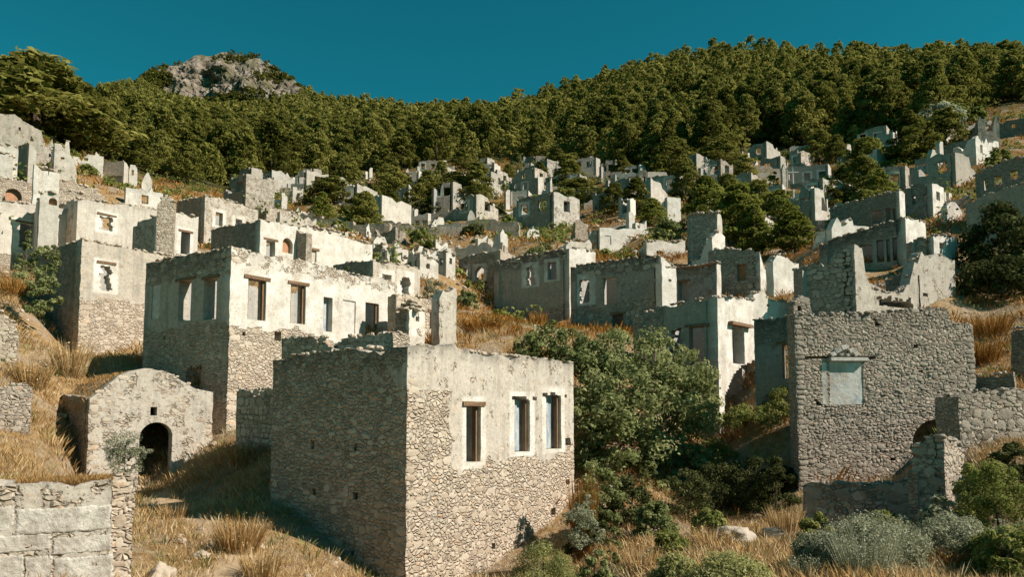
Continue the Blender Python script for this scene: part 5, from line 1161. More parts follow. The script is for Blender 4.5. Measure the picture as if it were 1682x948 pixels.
def details():
    for h in HOUSES:
        if h.label.startswith('big textured'):
            W = h.W['R']; ax = Vector((W.d.x, W.d.y, 0)); nn = Vector((W.n.x, W.n.y, 0)); uz = Vector((0, 0, 1))
            q0, q1, z0, z1, _ = W.rect((1362, 587, 1423, 594))
            v, f = box_vf(W.pt((q0 + q1) / 2, (z0 + z1) / 2, .04) - h.org, ax * (q1 - q0) / 2, nn * .09, uz * .055, .006); link('window_ledge', mesh_py('window_ledge', v, f, M['limewash']), h.root)
            q0, q1, z0, z1, _ = W.rect((1312, 583, 1366, 590)); v, f = box_vf(W.pt((q0 + q1) / 2, (z0 + z1) / 2, -.2) - h.org, ax * (q1 - q0) / 2, nn * .12, uz * .04, .008); link('lintel', mesh_py('lintel', v, f, M['wood']), h.root)
            # carved crest over the lintel: five curled lobes
            V, F = [], []
            for (px, py, s_) in [(1386, 571, .12), (1375, 576, .10), (1397, 576, .10), (1367, 582, .085), (1405, 582, .085), (1381, 583, .05), (1391, 583, .05)]:
                q, z = W.hit(px, py); a, b = box_vf(W.pt(q, z, .06) - h.org, ax * s_ * .8 + uz * s_ * .3, nn * .05, uz * s_ * .55 - ax * s_ * .3, .015); F += [tuple(i + len(V) for i in t_) for t_ in b]; V += a
            link('carved_crest', mesh_py('carved_crest', V, F, M['limewash']), h.root)
        if h.label.startswith('shaded wall with a dark doorway'):
            W = h.W['L']
            for k_ in range(16):
                q = W.a + (W.b - W.a) * (k_ + .5) / 16; v, f = box_vf(W.pt(q, W.top(q) + .03, -.1) - h.org, Vector((W.d.x, W.d.y, 0)) * (W.b - W.a) / 34, Vector((W.n.x, W.n.y, 0)) * .26, Vector((0, 0, .04)), .015)
                link('tile', mesh_py('tile', v, f, M['brick']), h.root)
        if h.label.startswith('white corner house'):
            W = h.W['R']; q0, q1, z0, z1, _ = W.rect((1196, 529, 1230, 534)); v, f = box_vf(W.pt((q0 + q1) / 2, z0, .02) - h.org, Vector((W.d.x, W.d.y, 0)) * (q1 - q0) / 2, Vector((W.n.x, W.n.y, 0)) * .2, Vector((0, 0, .06)), .01)
            link('lintel', mesh_py('lintel', v, f, M['wood']), h.root)
        if h.label.startswith('square white chimney'):
            c = (h.Lp + h.Rp) / 2; r = random.Random(3)
            for k_ in range(26):
                a = r.random() * 6.28; q = r.random() ** .6; z = h.C.z + .1 + .35 * (1 - q * q)
                o = bpy.data.objects.new('stone', SM['warm'][k_ % 12]); COL.objects.link(o); o.parent = h.root
                o.location = (c.x + cos(a) * q * .5 - h.org.x, c.y + sin(a) * q * .5 - h.org.y, z - h.org.z); o.rotation_euler = (r.uniform(-.5, .5), 0, r.random() * 6); o.scale = (.26, .2, .16)
details()

# utility pole on the far terrace
def utility_pole():
    b = at(1304, 345, 92); z0 = float(gz(b.x, b.y)[0]) - .3; z1 = ray(1304, 271)[1] * 92
    root = empty('utility_pole', (b.x, b.y, z0), 'thin pale utility pole standing before the wide grey house on the hillside', 'pole')
    V, F = trunk_vf(z1 - z0, .16, [], np.random.default_rng(1), 0.0); link('pole', mesh_py('pole', V, F, M['pole']), root)
    v, f = box_vf((0, 0, z1 - z0 - .9), (.7, 0, 0), (0, .06, 0), (0, 0, .06)); link('crossarm', mesh_py('crossarm', v, f, M['pole']), root)
utility_pole()

# --- rocks
def rock(label, px, py, d, wpx, hpx, seed, mat='stone_warm'):
    import bmesh
    bm = bmesh.new(); bmesh.ops.create_icosphere(bm, subdivisions=4, radius=1)
    for v in bm.verts:
        p = v.co.copy(); k_ = 1 + .35 * noise.fractal(p * 1.3 + Vector((seed, 0, 0)), 1, 2, 5) + .12 * noise.noise(p * 5 + Vector((seed, 3, 0))); v.co = p * k_
    me = bpy.data.meshes.new('rock'); bm.to_mesh(me); bm.free(); me.materials.append(M[mat]); me.polygons.foreach_set('use_smooth', [True] * len(me.polygons))
    b = at(px, py, d); z = float(gz(b.x, b.y)[0]); z = min(z, b.z + .4)
    o = link('rock', me, None, (b.x, b.y, z + hpx / FPX * d * .3)); o.scale = (wpx / FPX * d / 2, wpx / FPX * d / 2, hpx / FPX * d / 2); tag(o, label, 'rock')
rock('pale rounded boulder in the dry grass at the bottom left of the path', 263, 940, 13.8, 44, 40, 1)
rock('pale rock outcrop among dry grass below the fig thicket', 1205, 880, 18, 60, 36, 2, 'stone_grey')
rock('flat pale stone in dry grass left of the shaded low wall', 1275, 868, 18.5, 40, 22, 3)
rock('small stone lying on the dry slope above the boulder', 330, 905, 16, 26, 16, 4)
rock('pale rock edge on the sandy path below the vaulted doorway', 300, 822, 22, 60, 14, 5)
rock('grey stone at the bottom edge between two shrubs', 1040, 935, 15, 36, 20, 6, 'stone_grey')

# --- trees that stand apart
pine('large spreading pine with open branches against the sky at upper left', 60, 262, 92, 86, 200, 1)
pine('second pine leaning out beside the large spreading pine at upper left', 118, 265, 128, 90, 120, 2)
pine('dark pine filling the upper left corner behind the spreading pine', 5, 230, 96, 98, 150, 3)
pine('bushy pine standing among houses left of the dark round pine', 543, 362, 290, 96, 74, 4)
pine('dark round pine with a shaded foot in the centre left rubble', 594, 390, 316, 84, 66, 5)
pine('wide pine below the square sunlit house at upper centre', 748, 362, 284, 108, 84, 0)
pine('spiky small pine top left of the square sunlit house', 726, 300, 262, 140, 30, 1)
pine('tall light green pine right of the blue-grey tower', 1215, 425, 300, 60, 92, 2)
pine('second light green pine crown leaning on the tall one right of the tower', 1240, 425, 335, 58, 62, 3)
pine('dense rounded light green pine with a smooth dome, right of the tall pair', 1306, 438, 346, 56, 78, 6)
pine('pine between two grey houses near the utility pole', 1362, 350, 296, 76, 62, 5)
pine('tall pale green pine above the orange slope at right, left one', 1424, 300, 226, 96, 66, 0)
pine('tall pale green pine above the orange slope at right, right one', 1494, 306, 228, 92, 72, 1)
pine('slim pine below the house with a round window', 1222, 325, 254, 104, 42, 4)
pine('bushy pine left of the house with a round window', 1180, 300, 226, 118, 70, 2)
pine('pine crown among white ruins left of the bright blank wall', 1072, 390, 325, 72, 50, 3)
pine('low pine behind the leaning white wall at centre', 948, 345, 294, 112, 80, 5)
pine('small pine behind the tall broken gable at centre', 940, 300, 250, 138, 46, 6)
pine('pine right of the long grey house at centre right', 1106, 300, 226, 122, 74, 1)
def more_trees():
    r = random.Random(5); n = 0
    for _ in range(2500):
        if n >= 60: break
        y = math.sqrt(r.uniform(64 ** 2, 165 ** 2)); x = r.uniform(-.40, .60) * y
        if y > float(forest_edge(x, y)) - 2 or any((x - a) ** 2 + (y - b) ** 2 < 3.6 ** 2 for a, b in CENT): continue
        CENT.append((x, y)); z = float(gz(x, y)[0]); H = r.uniform(3.2, 7.0) * (1 if y > 90 else .75); px, pb = project((x, y, z)); py = project((x, y, z + H))[1]
        if n % 3 < 2:
            lb = beside(('young' if H < 4.6 else 'full-grown') + ' pine growing among the ruins', px, py)
            if lb: pine(lb, px, pb, py, y, H * .75 / y * FPX, group='pines among the far ruins'); n += 1
        else:
            lb = beside('rounded green bush among the ruins', px, py)
            if lb: broad('green_shrub', lb, px, pb, project((x, y, z + H * .45))[1], y, H * .7 / y * FPX, r.choice(['fig', 'dark_leaf', 'light_leaf']), .3, 26, 46, 'shrub', group='bushes among the far ruins', seed=200 + n); n += 1
more_trees()
broad('bushy_tree', 'small bright green tree among white rubble at centre left', 690, 418, 371, 64, 46, 'light_leaf', .22, 40, 60, 'tree', seed=2, dome=.8)
broad('olive_tree', 'hazy olive tree beside the broken arched window', 712, 488, 432, 37, 52, 'grey_leaf', .1, 40, 110, 'tree', seed=3, asp=.3)
broad('oak_tree', 'pale oak-like tree in front of the dark wood at far right', 1545, 232, 168, 112, 92, 'grey_leaf', .6, 44, 60, 'tree', seed=4)
broad('oak_tree', 'pale oak-like tree right of the other oak by the stone frame ruin', 1590, 215, 165, 116, 60, 'light_leaf', .6, 34, 50, 'tree', seed=41)
broad('dark_shrub', 'big dark shrub hanging over the wall at the right edge', 1650, 470, 322, 40, 150, 'dark_leaf', .22, 90, 80, 'shrub', seed=5)
broad('dark_shrub', 'dark thicket under the big dark shrub at the right edge', 1645, 515, 418, 37, 170, 'dark_leaf', .2, 80, 70, 'shrub', seed=6)
broad('green_shrub', 'sunlit light shrub by the white jagged wall on the far right slope', 1640, 262, 238, 80, 50, 'light_leaf', .3, 26, 50, 'shrub', seed=7)
broad('green_shrub', 'broad green bush behind the large grey-green house', 888, 424, 383, 56, 88, 'fig', .2, 60, 70, 'shrub', seed=8)
broad('dark_shrub', 'dark bush beside the one-window pale house', 778, 412, 368, 72, 52, 'dark_leaf', .25, 40, 60, 'shrub', seed=9)
broad('dark_shrub', 'dark round bush under the thin white post wall at centre', 812, 372, 332, 98, 50, 'dark_leaf', .3, 36, 50, 'shrub', seed=10)
broad('green_shrub', 'wide low green bush at the foot of the three-tiered house', 722, 362, 330, 104, 66, 'dark_leaf', .3, 40, 60, 'shrub', seed=11)
broad('green_shrub', 'dark green bush on white rubble left of the blue-grey tower', 1096, 402, 356, 62, 66, 'fig', .2, 50, 70, 'shrub', seed=12)
broad('green_shrub', 'green bush in the shaded corner of the dark house wing', 768, 512, 474, 46, 46, 'fig', .14, 36, 80, 'shrub', seed=13)
broad('dark_shrub', 'dark green bush hugging the shaded side of the tall square house', 70, 520, 402, 34.5, 76, 'fig', .12, 22, 90, 'shrub', seed=14, shape=[(72, 428, 34.6, .7), (54, 452, 34, .75), (84, 446, 34.9, .5), (66, 484, 33.8, .65), (48, 430, 35, .5), (80, 410, 35, .4), (60, 508, 33.4, .6), (84, 500, 34, .5), (72, 470, 34, .6)], trunk=False)
broad('green_shrub', 'green bush growing inside the window of the long pale wall house', 45, 418, 366, 45.5, 32, 'fig', .14, 26, 60, 'shrub', seed=15)
broad('green_shrub', 'bush with yellow tips beside the square brown house at upper left', 142, 300, 270, 66, 40, 'light_leaf', .25, 26, 50, 'shrub', seed=16)
broad('green_shrub', 'low green weeds on the roof edge behind the long white front', 570, 440, 428, 40, 50, 'fig', .1, 24, 50, 'shrub', seed=17)
broad('green_shrub', 'small dark bush under the wide grey house on the orange terrace', 1270, 296, 278, 100, 22, 'fig', .3, 20, 40, 'shrub', seed=18)
broad('green_shrub', 'green bush between the grey house and white side wall, right centre', 1392, 345, 318, 76, 60, 'light_leaf', .25, 30, 50, 'shrub', seed=19)
broad('green_shrub', 'small bush on top of the bright blank wall', 1110, 330, 310, 77, 36, 'light_leaf', .25, 20, 40, 'shrub', seed=20)
broad('green_shrub', 'rounded bush right of the leaning white wall', 985, 345, 316, 104, 50, 'light_leaf', .3, 26, 50, 'shrub', seed=22)
broad('green_shrub', 'spreading low bush left of the rounded bush at centre', 930, 336, 302, 110, 66, 'light_leaf', .35, 30, 50, 'shrub', seed=23)
broad('green_shrub', 'small bush right of the white rounded walls at upper centre', 828, 322, 300, 120, 30, 'light_leaf', .3, 18, 40, 'shrub', seed=24)
# the fig thicket in the middle: lobes in place
broad('fig_tree', 'big leafy fig tree spreading in the gully right of the front house', 1075, 812, 540, 26, 300, 'fig', .16, 14, 62, 'tree', seed=21, trunk=True,
      shape=[(1000, 590, 28.6, 1.38), (1060, 610, 28.1, 1.49), (1120, 640, 27.6, 1.38), (1020, 660, 26.6, 1.49), (1090, 690, 26.6, 1.49), (1040, 730, 25.6, 1.38), (1140, 680, 27.6, 1.03), (980, 640, 27.6, 1.03), (1110, 600, 29.6, 1.15), (1150, 640, 28.6, 0.92), (1030, 780, 25.6, 1.03), (980, 730, 26.1, 1.03), (1000, 690, 25.6, 1.03), (1080, 770, 26.1, 0.92), (1070, 575, 29.6, 1.03), (990, 800, 25.1, 0.92), (1060, 820, 25.4, 1.03), (1120, 770, 26.8, 1.15), (1040, 770, 25.6, 1.03), (1130, 720, 27.1, 0.92), (975, 600, 27.6, 1.03), (985, 690, 25.6, 1.03)])
broad('fig_tree', 'lower leafy fig behind the front house roof, left of the big fig', 900, 600, 535, 30, 150, 'fig', .15, 15, 70, 'tree', seed=22, trunk=True, shape=[(865, 572, 30, .9), (900, 560, 30, 1.0), (935, 570, 29, 1.0), (960, 590, 28, 1.0), (880, 585, 29, .8), (925, 592, 28, .8)])
broad('green_shrub', 'tall dry-green shrub lit on top in the shaded yard of the white corner house', 1250, 745, 660, 28.6, 160, 'light_leaf', .11, 80, 80, 'shrub', seed=25, asp=.3)
broad('green_shrub', 'upper part of the lit shrub against the textured stone house', 1285, 705, 632, 28.4, 70, 'light_leaf', .1, 50, 80, 'shrub', seed=26, asp=.3)
broad('green_shrub', 'small yellowish shrub at the foot of the tall bright pier', 1175, 770, 712, 27.6, 90, 'light_leaf', .1, 30, 70, 'shrub', seed=27, asp=.35)
broad('green_shrub', 'grey-green drooping weed growing on the right wall of the front house', 955, 905, 835, 17.4, 70, 'grey_leaf', .06, 190, 50, 'shrub', seed=28, asp=.35, trunk=False, shape=[(950, 850, 17.4, .35), (968, 872, 17.2, .35), (945, 885, 17.2, .3), (960, 830, 17.6, .25)])
broad('green_shrub', 'small dark sprout in the shade of the gully', 1010, 890, 850, 17.6, 40, 'fig', .06, 24, 60, 'shrub', seed=29, asp=.4, trunk=False)
broad('green_shrub', 'feathery grey-green sapling in front of the broken arched doorway', 206, 800, 706, 16.6, 62, 'grey_leaf', .055, 260, 46, 'shrub', seed=30, asp=.26, shape=[(205, 728, 16.6, .34), (228, 744, 16.5, .24), (188, 745, 16.6, .28), (206, 765, 16.5, .3)])
broad('green_shrub', 'rounded yellow-green bush at the bottom edge before the front house', 895, 985, 876, 14.2, 150, 'pale_leaf', .045, 110, 150, 'shrub', seed=31, asp=.35)
broad('green_shrub', 'low pale green bush at the bottom edge right of centre', 1205, 1000, 905, 12.2, 170, 'pale_leaf', .05, 110, 140, 'shrub', seed=32, asp=.4)
broad('green_shrub', 'dark green weeds by the dim strip left of the front house', 436, 740, 706, 25, 24, 'fig', .09, 18, 50, 'shrub', seed=33)
broad('green_shrub', 'olive green shrub climbing over rubble in the lower right corner', 1645, 890, 738, 15, 130, 'light_leaf', .07, 70, 110, 'shrub', seed=34, asp=.35)
broad('dark_shrub', 'dark low shrub at the bottom of the lower right corner', 1620, 960, 870, 12.5, 110, 'fig', .07, 50, 90, 'shrub', seed=35, asp=.4)
broad('green_shrub', 'green weeds at the left edge below the crumbling wall corner', 12, 615, 575, 27.5, 30, 'light_leaf', .09, 18, 60, 'shrub', seed=36)
broad('dark_shrub', 'dark shrub under the right side of the big fig tree', 1130, 860, 760, 23, 110, 'dark_leaf', .09, 44, 90, 'shrub', seed=400, asp=.4)
broad('dark_shrub', 'dark shrub in the shaded gully between the fig and the bright pier', 1185, 860, 745, 24.5, 110, 'dark_leaf', .09, 44, 90, 'shrub', seed=401, asp=.4)
broad('dark_shrub', 'dark shrub against the left foot of the textured stone house', 1275, 865, 740, 23.6, 90, 'dark_leaf', .09, 44, 90, 'shrub', seed=402, asp=.4)
broad('dark_shrub', 'dark shrub in the middle of the shaded yard below the lit shrub', 1235, 860, 735, 24.5, 110, 'dark_leaf', .09, 44, 90, 'shrub', seed=403, asp=.4)
broad('dark_shrub', 'low dark thicket under the big fig, beside the front house', 965, 905, 800, 19.6, 90, 'dark_leaf', .09, 44, 90, 'shrub', seed=404, asp=.4)
broad('green_shrub', 'olive shrub in front of the shaded low wall, left part', 1345, 905, 838, 17.5, 70, 'light_leaf', .09, 44, 90, 'shrub', seed=405, asp=.4)
broad('green_shrub', 'olive shrub in front of the shaded low wall, right part', 1440, 900, 822, 17.2, 90, 'light_leaf', .09, 44, 90, 'shrub', seed=406, asp=.4)
broad('green_shrub', 'grey-green bush half burying the crumbling rubble pier', 1545, 915, 800, 15.2, 90, 'grey_leaf', .09, 44, 90, 'shrub', seed=407, asp=.4)
broad('green_shrub', 'olive bush to the right of the crumbling rubble pier', 1610, 880, 745, 16.2, 100, 'light_leaf', .09, 44, 90, 'shrub', seed=408, asp=.4)
broad('dark_shrub', 'dark bush in the lower right corner behind the olive bush', 1670, 860, 720, 17, 90, 'dark_leaf', .09, 44, 90, 'shrub', seed=409, asp=.4)
broad('green_shrub', 'green weedy bush at the very bottom right', 1660, 975, 860, 11.8, 130, 'light_leaf', .09, 44, 90, 'shrub', seed=410, asp=.4)
broad('green_shrub', 'small dark bush at the bottom edge left of the gully', 975, 960, 890, 15.5, 80, 'fig', .09, 44, 90, 'shrub', seed=411, asp=.4)
broad('green_shrub', 'brown-green bush on the bank below the gully', 1100, 925, 868, 17.2, 80, 'light_leaf', .09, 44, 90, 'shrub', seed=412, asp=.4)
broad('grey_shrub', 'wide grey-green bush in the right foreground behind the tall silvery shrub', 1440, 965, 838, 13.0, 190, 'grey_leaf', .055, 120, 100, 'shrub', seed=500, asp=.3, dome=.8)
broad('grey_shrub', 'grey-green bush left of the wide one in the right foreground', 1345, 960, 868, 13.4, 110, 'grey_leaf', .055, 120, 100, 'shrub', seed=501, asp=.3, dome=.8)
broad('grey_shrub', 'grey-green bush between the crumbling pier and the bottom edge', 1570, 965, 838, 13.2, 150, 'grey_leaf', .055, 120, 100, 'shrub', seed=502, asp=.3, dome=.8)
broad('grey_shrub', 'loose olive-grey scrub at the bottom edge under the big boulder', 1110, 985, 905, 13.0, 110, 'pale_leaf', .055, 120, 100, 'shrub', seed=503, asp=.3, dome=.8)
broad('green_shrub', 'dark bush touching the front house right wall under the fig', 985, 850, 735, 21.5, 90, 'fig', .10, 60, 90, 'shrub', seed=600, asp=.45)
broad('dark_shrub', 'dark green bush at the left foot of the big fig tree', 1035, 870, 770, 22, 100, 'dark_leaf', .10, 60, 90, 'shrub', seed=601, asp=.45)
broad('green_shrub', 'green bush on the slope right behind the front house corner', 968, 745, 672, 25.5, 60, 'fig', .10, 60, 90, 'shrub', seed=602, asp=.45)
broad('green_shrub', 'olive bush at the edge of the gully shade', 1075, 880, 815, 20, 80, 'fig', .10, 60, 90, 'shrub', seed=603, asp=.45)
broad('green_shrub', 'dry olive bush between the boulder outcrop and the shaded gully', 1165, 880, 830, 19, 70, 'light_leaf', .10, 60, 90, 'shrub', seed=604, asp=.45)
broad('dark_shrub', 'dark bush filling the corner below the lit yard shrub', 1300, 830, 760, 24.6, 60, 'dark_leaf', .10, 60, 90, 'shrub', seed=605, asp=.45)
for (lb, a) in [('golden dry bush on the slope beside the front house', (392, 905, 832, 16.8, 110, 'straw', 700, .014)),
        ('pale dry stems below the golden bush', (430, 950, 880, 15, 90, 'straw', 420, .012)),
        ('dry tussock before the broken arched doorway', (290, 850, 812, 20.5, 80, 'straw', 320, .016)),
        ('orange dry bush hanging by the front house right corner', (958, 830, 762, 19.5, 60, 'rust', 380, .016)),
        ('dry tussocks along the bank below the fig thicket, left', (1055, 940, 880, 16, 90, 'straw', 420, .014)),
        ('dry tussocks along the bank below the fig thicket, right', (1170, 905, 848, 17.5, 110, 'straw', 460, .015)),
        ('dry grass tuft by the shaded low wall', (1290, 875, 815, 18.5, 70, 'straw', 360, .014)),
        ('orange dry scrub behind the front house, before the grey-green house', (790, 560, 505, 36, 110, 'rust', 520, .03)),
        ('tall orange dry stalks at the foot of the grey-green house', (885, 530, 505, 42, 40, 'rust', 240, .03)),
        ('orange dry bush on the slope right of the brown gable house', (1625, 545, 498, 31, 100, 'rust', 520, .025)),
        ('second orange dry bush lower on the right slope', (1615, 585, 545, 28.5, 80, 'rust', 420, .024)),
        ('dry bush with pale tips at the foot of the tall square house', (118, 590, 545, 30, 80, 'straw', 420, .02)),
        ('dry bush on the left slope near the vaulted building', (50, 640, 575, 27, 90, 'straw', 420, .02)),
        ('dry bush on the slope under the dark green bush at left', (20, 500, 445, 38, 70, 'rust', 360, .03)),
        ('dry tuft leaning out of the lower opening of the big house', (318, 646, 600, 29.9, 26, 'straw', 200, .015)),
        ('pale dry bush between the two big houses', (400, 770, 715, 24.5, 80, 'straw', 420, .018)),
        ('rusty dry grass in the bottom right corner', (1560, 960, 880, 12.8, 120, 'rust', 460, .01))]:
    tuft_bush('dry_bush', lb, *a[:6], n=a[6], wd=a[7], seed=len(lb) * 7 + int(a[0]), leafy=a[6], leaf=.05 if a[3] < 22 else .1)
for (lb, a) in [('tall silvery thistle-like shrub in the right foreground', (1425, 965, 832, 12.3, 150, 'grey_leaf', 420, .008)),
        ('silvery spiky shrub left of the tall silvery one', (1375, 950, 862, 13, 80, 'grey_leaf', 260, .008)),
        ('small silvery spiky shrub at the bottom edge', (1320, 965, 900, 12.5, 60, 'grey_leaf', 200, .008)),
        ('pale spiky stems in front of the crumbling rubble pier', (1500, 960, 850, 12.8, 70, 'grey_leaf', 220, .008)),
        ('dry silvery stalks at the right edge of the foreground', (1672, 940, 840, 12, 60, 'grey_leaf', 220, .008))]:
    tuft_bush('silver_shrub', lb, *a[:6], n=a[6], wd=a[7], seed=len(lb) * 5 + int(a[0]), leafy=a[6] * 6, leaf=.045)

# --- the wood
WOOD = [(160, 'behind the gabled house under the big pine'), (300, 'above the square brown house at upper left'), (430, 'above the low grey two-window house'), (560, 'above the small dark house at left centre'), (700, 'above the three-tiered house'),
        (830, 'above the lone square sunlit house'), (950, 'above the dark forest house at upper centre'), (1090, 'above the big pale house with holes'), (1250, 'above the round-window house'), (1400, 'above the square tower house'), (1540, 'above the pair of pale pines on the right'), (9999, 'above the stone frame ruin at far right')]
def forest():
    P = []
    y = 90.0
    while y < 560:
        st = 4.4 if y < 200 else 5.0 if y < 300 else 5.6
        xs = np.arange(-0.78 * y, 0.80 * y, st) + rng.uniform(-st / 2, st / 2); xs = xs + rng.normal(size=len(xs)) * 1.1
        P.append(np.stack([xs, y + rng.normal(size=len(xs)) * 1.2], 1)); y += st * .95
    P = np.concatenate(P); x, y = P[:, 0], P[:, 1]
    keep = y > forest_edge(x, y) + 3
    pxs = px_of(x, y); z = gz(x, y)
    # drop what lies behind the ridge or on the bare cliff
    step = [gz(x, y * (1 - f)) / (y * (1 - f)) for f in (.04, .08, .14)]
    vis = z / y > np.max(np.stack(step), 0) - .03
    cliff = (pxs > 262) & (pxs < 484) & (y > 425)
    keep &= vis & ~cliff
    for (nx, ny_, nr) in NEARBY: keep &= (x - nx) ** 2 + (y - ny_) ** 2 > (nr + 1.0) ** 2
    x, y, z, pxs = x[keep], y[keep], z[keep], pxs[keep]
    size = np.where(y > 380, .55, np.where(y > 300, .75, 1.0)) * (.62 + .85 * rng.random(len(x)) ** 1.6)
    Hh = 8.6 * size; Rr = Hh * rng.uniform(.70, 1.05, len(x))
    show = Hh / y * (1 + 0 * y); inview = (pxs > -20) & (pxs < 1700)
    order = np.argsort(-(show * inview)); N_ = 275
    groups = [(380, 'pine standing in the wood that rises behind the left houses, below the rocky peak', 'pines below the rocky peak'),
              (880, 'pine standing in the dark wood that climbs behind the central terraces', 'pines behind the central terraces'),
              (9999, 'pine standing in the dense wood on the right-hand ridge', 'pines on the right-hand ridge')]
    for i in order[:N_]:
        o = bpy.data.objects.new('pine_tree', WHOLE[rnd.randrange(7)]); COL.objects.link(o)
        o.location = (x[i], y[i], z[i] - .4); o.scale = (Rr[i], Rr[i], Hh[i]); o.rotation_euler = (0, 0, rnd.uniform(0, 6.28))
        gp = next(g_ for g_ in groups if pxs[i] < g_[0]); dl = y[i] - float(forest_edge(x[i], y[i]))
        tag(o, 'pine ' + ('at the foot of' if dl < 14 else 'low in' if dl < 32 else 'well up in' if dl < 60 else 'high in') + ' the wood ' + next(t_ for p_, t_ in WOOD if pxs[i] < p_), 'tree', 'pines of the wood ' + next(t_ for p_, t_ in WOOD if pxs[i] < p_))
    rest = order[N_:]
    low = [pine_shape(300 + k_, 26, 12, .125, .06, .45 + .1 * k_, 1.05) for k_ in range(4)]
    small = [pine_shape(320 + k_, 16, 9, .20, .11, .45 + .1 * k_, 1.1) for k_ in range(4)]
    Vs, Ts, n = [], [], 0
    for i in rest:
        V, Fq, T, _ = (low if y[i] < 300 else small)[rnd.randrange(4)]
        a = rnd.uniform(0, 6.28); c, s_ = cos(a), sin(a)
        Vs.append(np.stack([(V[:, 0] * c - V[:, 1] * s_) * Rr[i] + x[i], (V[:, 0] * s_ + V[:, 1] * c) * Rr[i] + y[i], V[:, 2] * Hh[i] + z[i] - .5], 1)); Ts.append(np.clip(T + rnd.uniform(-.25, .25), 0, 1))
    V = np.concatenate(Vs); o = link('forest', mesh_np('forest', V, np.arange(len(V)).reshape(-1, 4), M['pine'], np.concatenate(Ts))); tag(o, 'wood of pines covering the mountain and the far ridge', kind='stuff')
    # scrub on the cliff
    r = np.random.default_rng(3); Vs, Ts = [], []
    fl = PEAK[:160:2, ::2].reshape(-1, 3); u_ = np.tile(np.arange(150), 80) / 149; v_ = np.repeat(np.arange(80), 150) / 99
    wgt = np.array([max(0, noise.noise(Vector((p[0] * .04, p[2] * .05, 1))) + 1.0 * max(0, abs(a - .55) * 2 - .35) + .35 * (b > .72) + .25 * (b < .15) - .25) for p, a, b in zip(fl, u_, v_)]); wgt /= wgt.sum()
    for i in r.choice(len(fl), 900, p=wgt):
        C_ = [tuple(r.normal(size=3) * 1.0) for _ in range(4)]; Cn, Nn, Tn = clump_cloud(C_, [1.0] * 4, 7, r, .7, .3)
        V, _ = cards(Cn, Nn, 1.7 * np.ones(len(Cn)), .9 * np.ones(len(Cn)), r); Vs.append(V + fl[i] + np.array([0, -1.0, .5])); Ts.append(np.repeat(Tn * .7, 4))
    V = np.concatenate(Vs); o = link('cliff_scrub', mesh_np('cliff_scrub', V, np.arange(len(V)).reshape(-1, 4), M['pine'], np.concatenate(Ts))); tag(o, 'dark scrub growing in patches on the bare rocky peak', kind='stuff')
    print('forest', len(x))
forest()

def rubble(name, label, y0, y1, N_, lo, hi, mat, seed, thr, walls=0):
    r = np.random.default_rng(seed); y = np.sqrt(r.random(N_) * (y1 ** 2 - y0 ** 2) + y0 ** 2); x = (r.random(N_) * 1.5 - .75) * y
    nzv = np.array([noise.noise(Vector((a * .1, b * .1, seed))) for a, b in zip(x, y)]); k_ = (nzv > thr) & (y < forest_edge(x, y) - 2); x, y = x[k_], y[k_]; z = gz(x, y); mv, mf, mt, off = [], [], [], 0
    for i in range(len(x)):
        V, Fc = SHAPES[r.integers(12)]; sz = lo * (hi / lo) ** (r.random() ** 2)
        A = np.array(Matrix.Rotation(r.uniform(0, 6.28), 3, 'Z') @ Matrix.Rotation(r.uniform(-.9, .9), 3, 'X'))
        for fl in (1, -1):
            mv.append((V * np.array([sz * 1.3, fl * sz * .5, sz * .8])) @ A.T + np.array([x[i], y[i], z[i] + sz * .15])); mf.append((Fc if fl > 0 else Fc[:, ::-1]) + off); mt.append(np.full(len(V), r.random() * .9)); off += len(V)
    r2 = random.Random(seed)
    for k in range(walls):
        yy = math.sqrt(r2.random() * (150 ** 2 - 58 ** 2) + 58 ** 2); xx = r2.uniform(-.62, .66) * yy
        if yy > float(forest_edge(xx, yy)) - 6: continue
        zz = float(gz(xx, yy)[0]); hdg = radians((34 if r2.random() < .5 else -58) + r2.uniform(-12, 12)); L = r2.uniform(1.0, 4.5); n = int(L / .5) + 2; hh = r2.uniform(.5, 1.7); d_ = np.array([sin(hdg), cos(hdg)]); nn = np.array([d_[1], -d_[0]]) * .25; P_ = []
        for i in range(n):
            c = np.array([xx, yy]) + d_ * (L * i / (n - 1) - L / 2); t_ = max(.1, hh * (.55 + .6 * noise.noise((i * .7, k, 2)) + .3 * r2.random()))
            for sg in (1, -1): P_ += [[*(c + nn * sg), zz - 1.2], [*(c + nn * sg), zz + t_]]
        F_ = []
        for i in range(n - 1):
            a = i * 4; b = a + 4
            for q in ((a, b, b + 1, a + 1), (a + 1, b + 1, b + 3, a + 3), (b + 2, a + 2, a + 3, b + 3)): F_ += [(q[0], q[1], q[2]), (q[0], q[2], q[3])]
        for a in (0, (n - 1) * 4): F_ += [(a, a + 1, a + 3), (a, a + 3, a + 2)]
        mv.append(np.array(P_)); mf.append(np.array(F_) + off); mt.append(np.full(len(P_), .5 + .5 * r2.random())); off += len(P_)
    tag(link(name, mesh_np(name, np.concatenate(mv), np.concatenate(mf), M[mat], np.concatenate(mt))), label, kind='stuff')
rubble('rubble', 'pale tumbled stones and wall stubs strewn over the far terraces', 45, 175, 5200, .12, .38, 'mass_white', 11, -.12, 0)
rubble('rubble', 'small stones lying in the dry grass of the near slopes', 9, 46, 2600, .04, .24, 'mass_warm', 12, -.1)

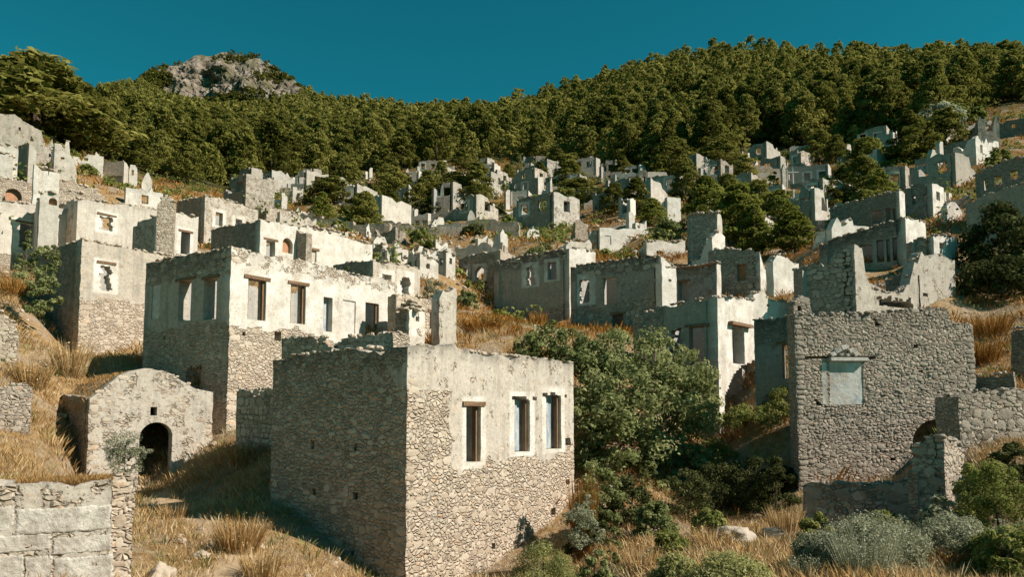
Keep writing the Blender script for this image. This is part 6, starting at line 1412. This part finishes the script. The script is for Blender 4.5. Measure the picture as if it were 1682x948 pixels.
# --- dry grass and scrub nobody could count
def scatter(name, label, y0, y1, dens, n, H, wd, mat, keep=None, seed=1, green=0):
    r = np.random.default_rng(seed); area = .78 * (y1 ** 2 - y0 ** 2); N_ = int(area * dens)
    y = np.sqrt(r.random(N_) * (y1 ** 2 - y0 ** 2) + y0 ** 2); x = (r.random(N_) * 1.56 - .78) * y
    nzv = np.array([noise.noise(Vector((a * .35, b * .35, seed))) for a, b in zip(x, y)]); k_ = (nzv > (-.4 if y1 < 45 else -.18)) & (y < forest_edge(x, y) + 4)
    if keep is not None: k_ &= keep(x, y)
    if y0 < 20: k_ &= path_dist(x, y) > .22 + .5 * nzv
    # not inside walls
    x, y, nzv = x[k_], y[k_], nzv[k_]; z = gz(x, y)
    m_ = len(x); q = m_ * n
    V, Fq = blades_arrays(r, q, 1.0, 1.0, wd, 1.0)
    V = V.reshape(m_, n * 4, 3); sc = (H * (.5 + r.random(m_) * .9) * (1 + nzv))[:, None, None]
    V[..., :2] *= np.maximum(sc, .05) * 1.0; V[..., 2:] *= sc
    V += np.stack([x, y, z], 1)[:, None, :]
    T = np.repeat(np.clip(.5 + .2 * r.normal(size=(m_, 1)) + .12 * r.normal(size=(m_, n)), 0, 1), 4, axis=1)
    V = V.reshape(-1, 3); o = link(name, mesh_np(name, V, np.arange(len(V)).reshape(-1, 4), M[mat], T.ravel())); tag(o, label, kind='stuff')
    print(name, len(V) // 4)
rubble('rubble', 'tumbled white blocks between the broken houses in the middle', 46, 80, 2600, .14, .6, 'mass_white', 31, -.05, 0)
scatter('dry_grass', 'dry straw-coloured grass on the near slopes', 9, 26, 52, 9, .28, .04, 'straw', seed=1)
scatter('dry_grass', 'dry golden grass on the slopes between the houses', 24, 50, 16, 9, .40, .06, 'straw', seed=2, keep=lambda x, y: px_of(x, y) < 700)
scatter('weeds', 'green weeds between the dry grass of the near slopes', 9, 48, 1.6, 12, .30, .07, 'light_leaf', seed=9)
scatter('dry_grass', 'pale bleached grass on the near slopes', 9, 40, 7, 9, .30, .035, 'pale_straw', seed=10)
scatter('dry_scrub', 'rust-coloured dry scrub on the right and middle slopes', 24, 60, 6, 10, .45, .07, 'rust', seed=3, keep=lambda x, y: px_of(x, y) > 680)
scatter('dry_scrub', 'rust-coloured dry scrub on the far terraces', 55, 185, .9, 12, .6, .12, 'rust', seed=4)
def green_scrub():
    r = np.random.default_rng(17); N_ = 3600; y = np.sqrt(r.random(N_) * (185 ** 2 - 48 ** 2) + 48 ** 2); x = (r.random(N_) * 1.5 - .75) * y
    nzv = np.array([noise.noise(Vector((a * .12, b * .12, 7))) for a, b in zip(x, y)]); k_ = (nzv > -.02) & (y < forest_edge(x, y) + 4); x, y = x[k_], y[k_]; z = gz(x, y); Vs, Ts = [], []
    for a, b, c in zip(x, y, z):
        R = r.uniform(.4, 1.15) * (1 + .8 * (r.random() < .2)); C_ = [tuple(r.normal(size=3) * R * .45 * np.array([1, 1, .4]) + np.array([0, 0, R * .35])) for _ in range(5)]
        Cn, Nn, Tn = clump_cloud(C_, [R * .5] * 5, 12, r, .75, .3); V, _ = cards(Cn, Nn, .34 * np.ones(len(Cn)), .2 * np.ones(len(Cn)), r); Vs.append(V + np.array([a, b, c])); Ts.append(np.repeat(Tn, 4))
    V = np.concatenate(Vs); tag(link('green_scrub', mesh_np('green_scrub', V, np.arange(len(V)).reshape(-1, 4), M['light_leaf'], np.concatenate(Ts))), 'low green scrub scattered over the far terraces', kind='stuff')
green_scrub()
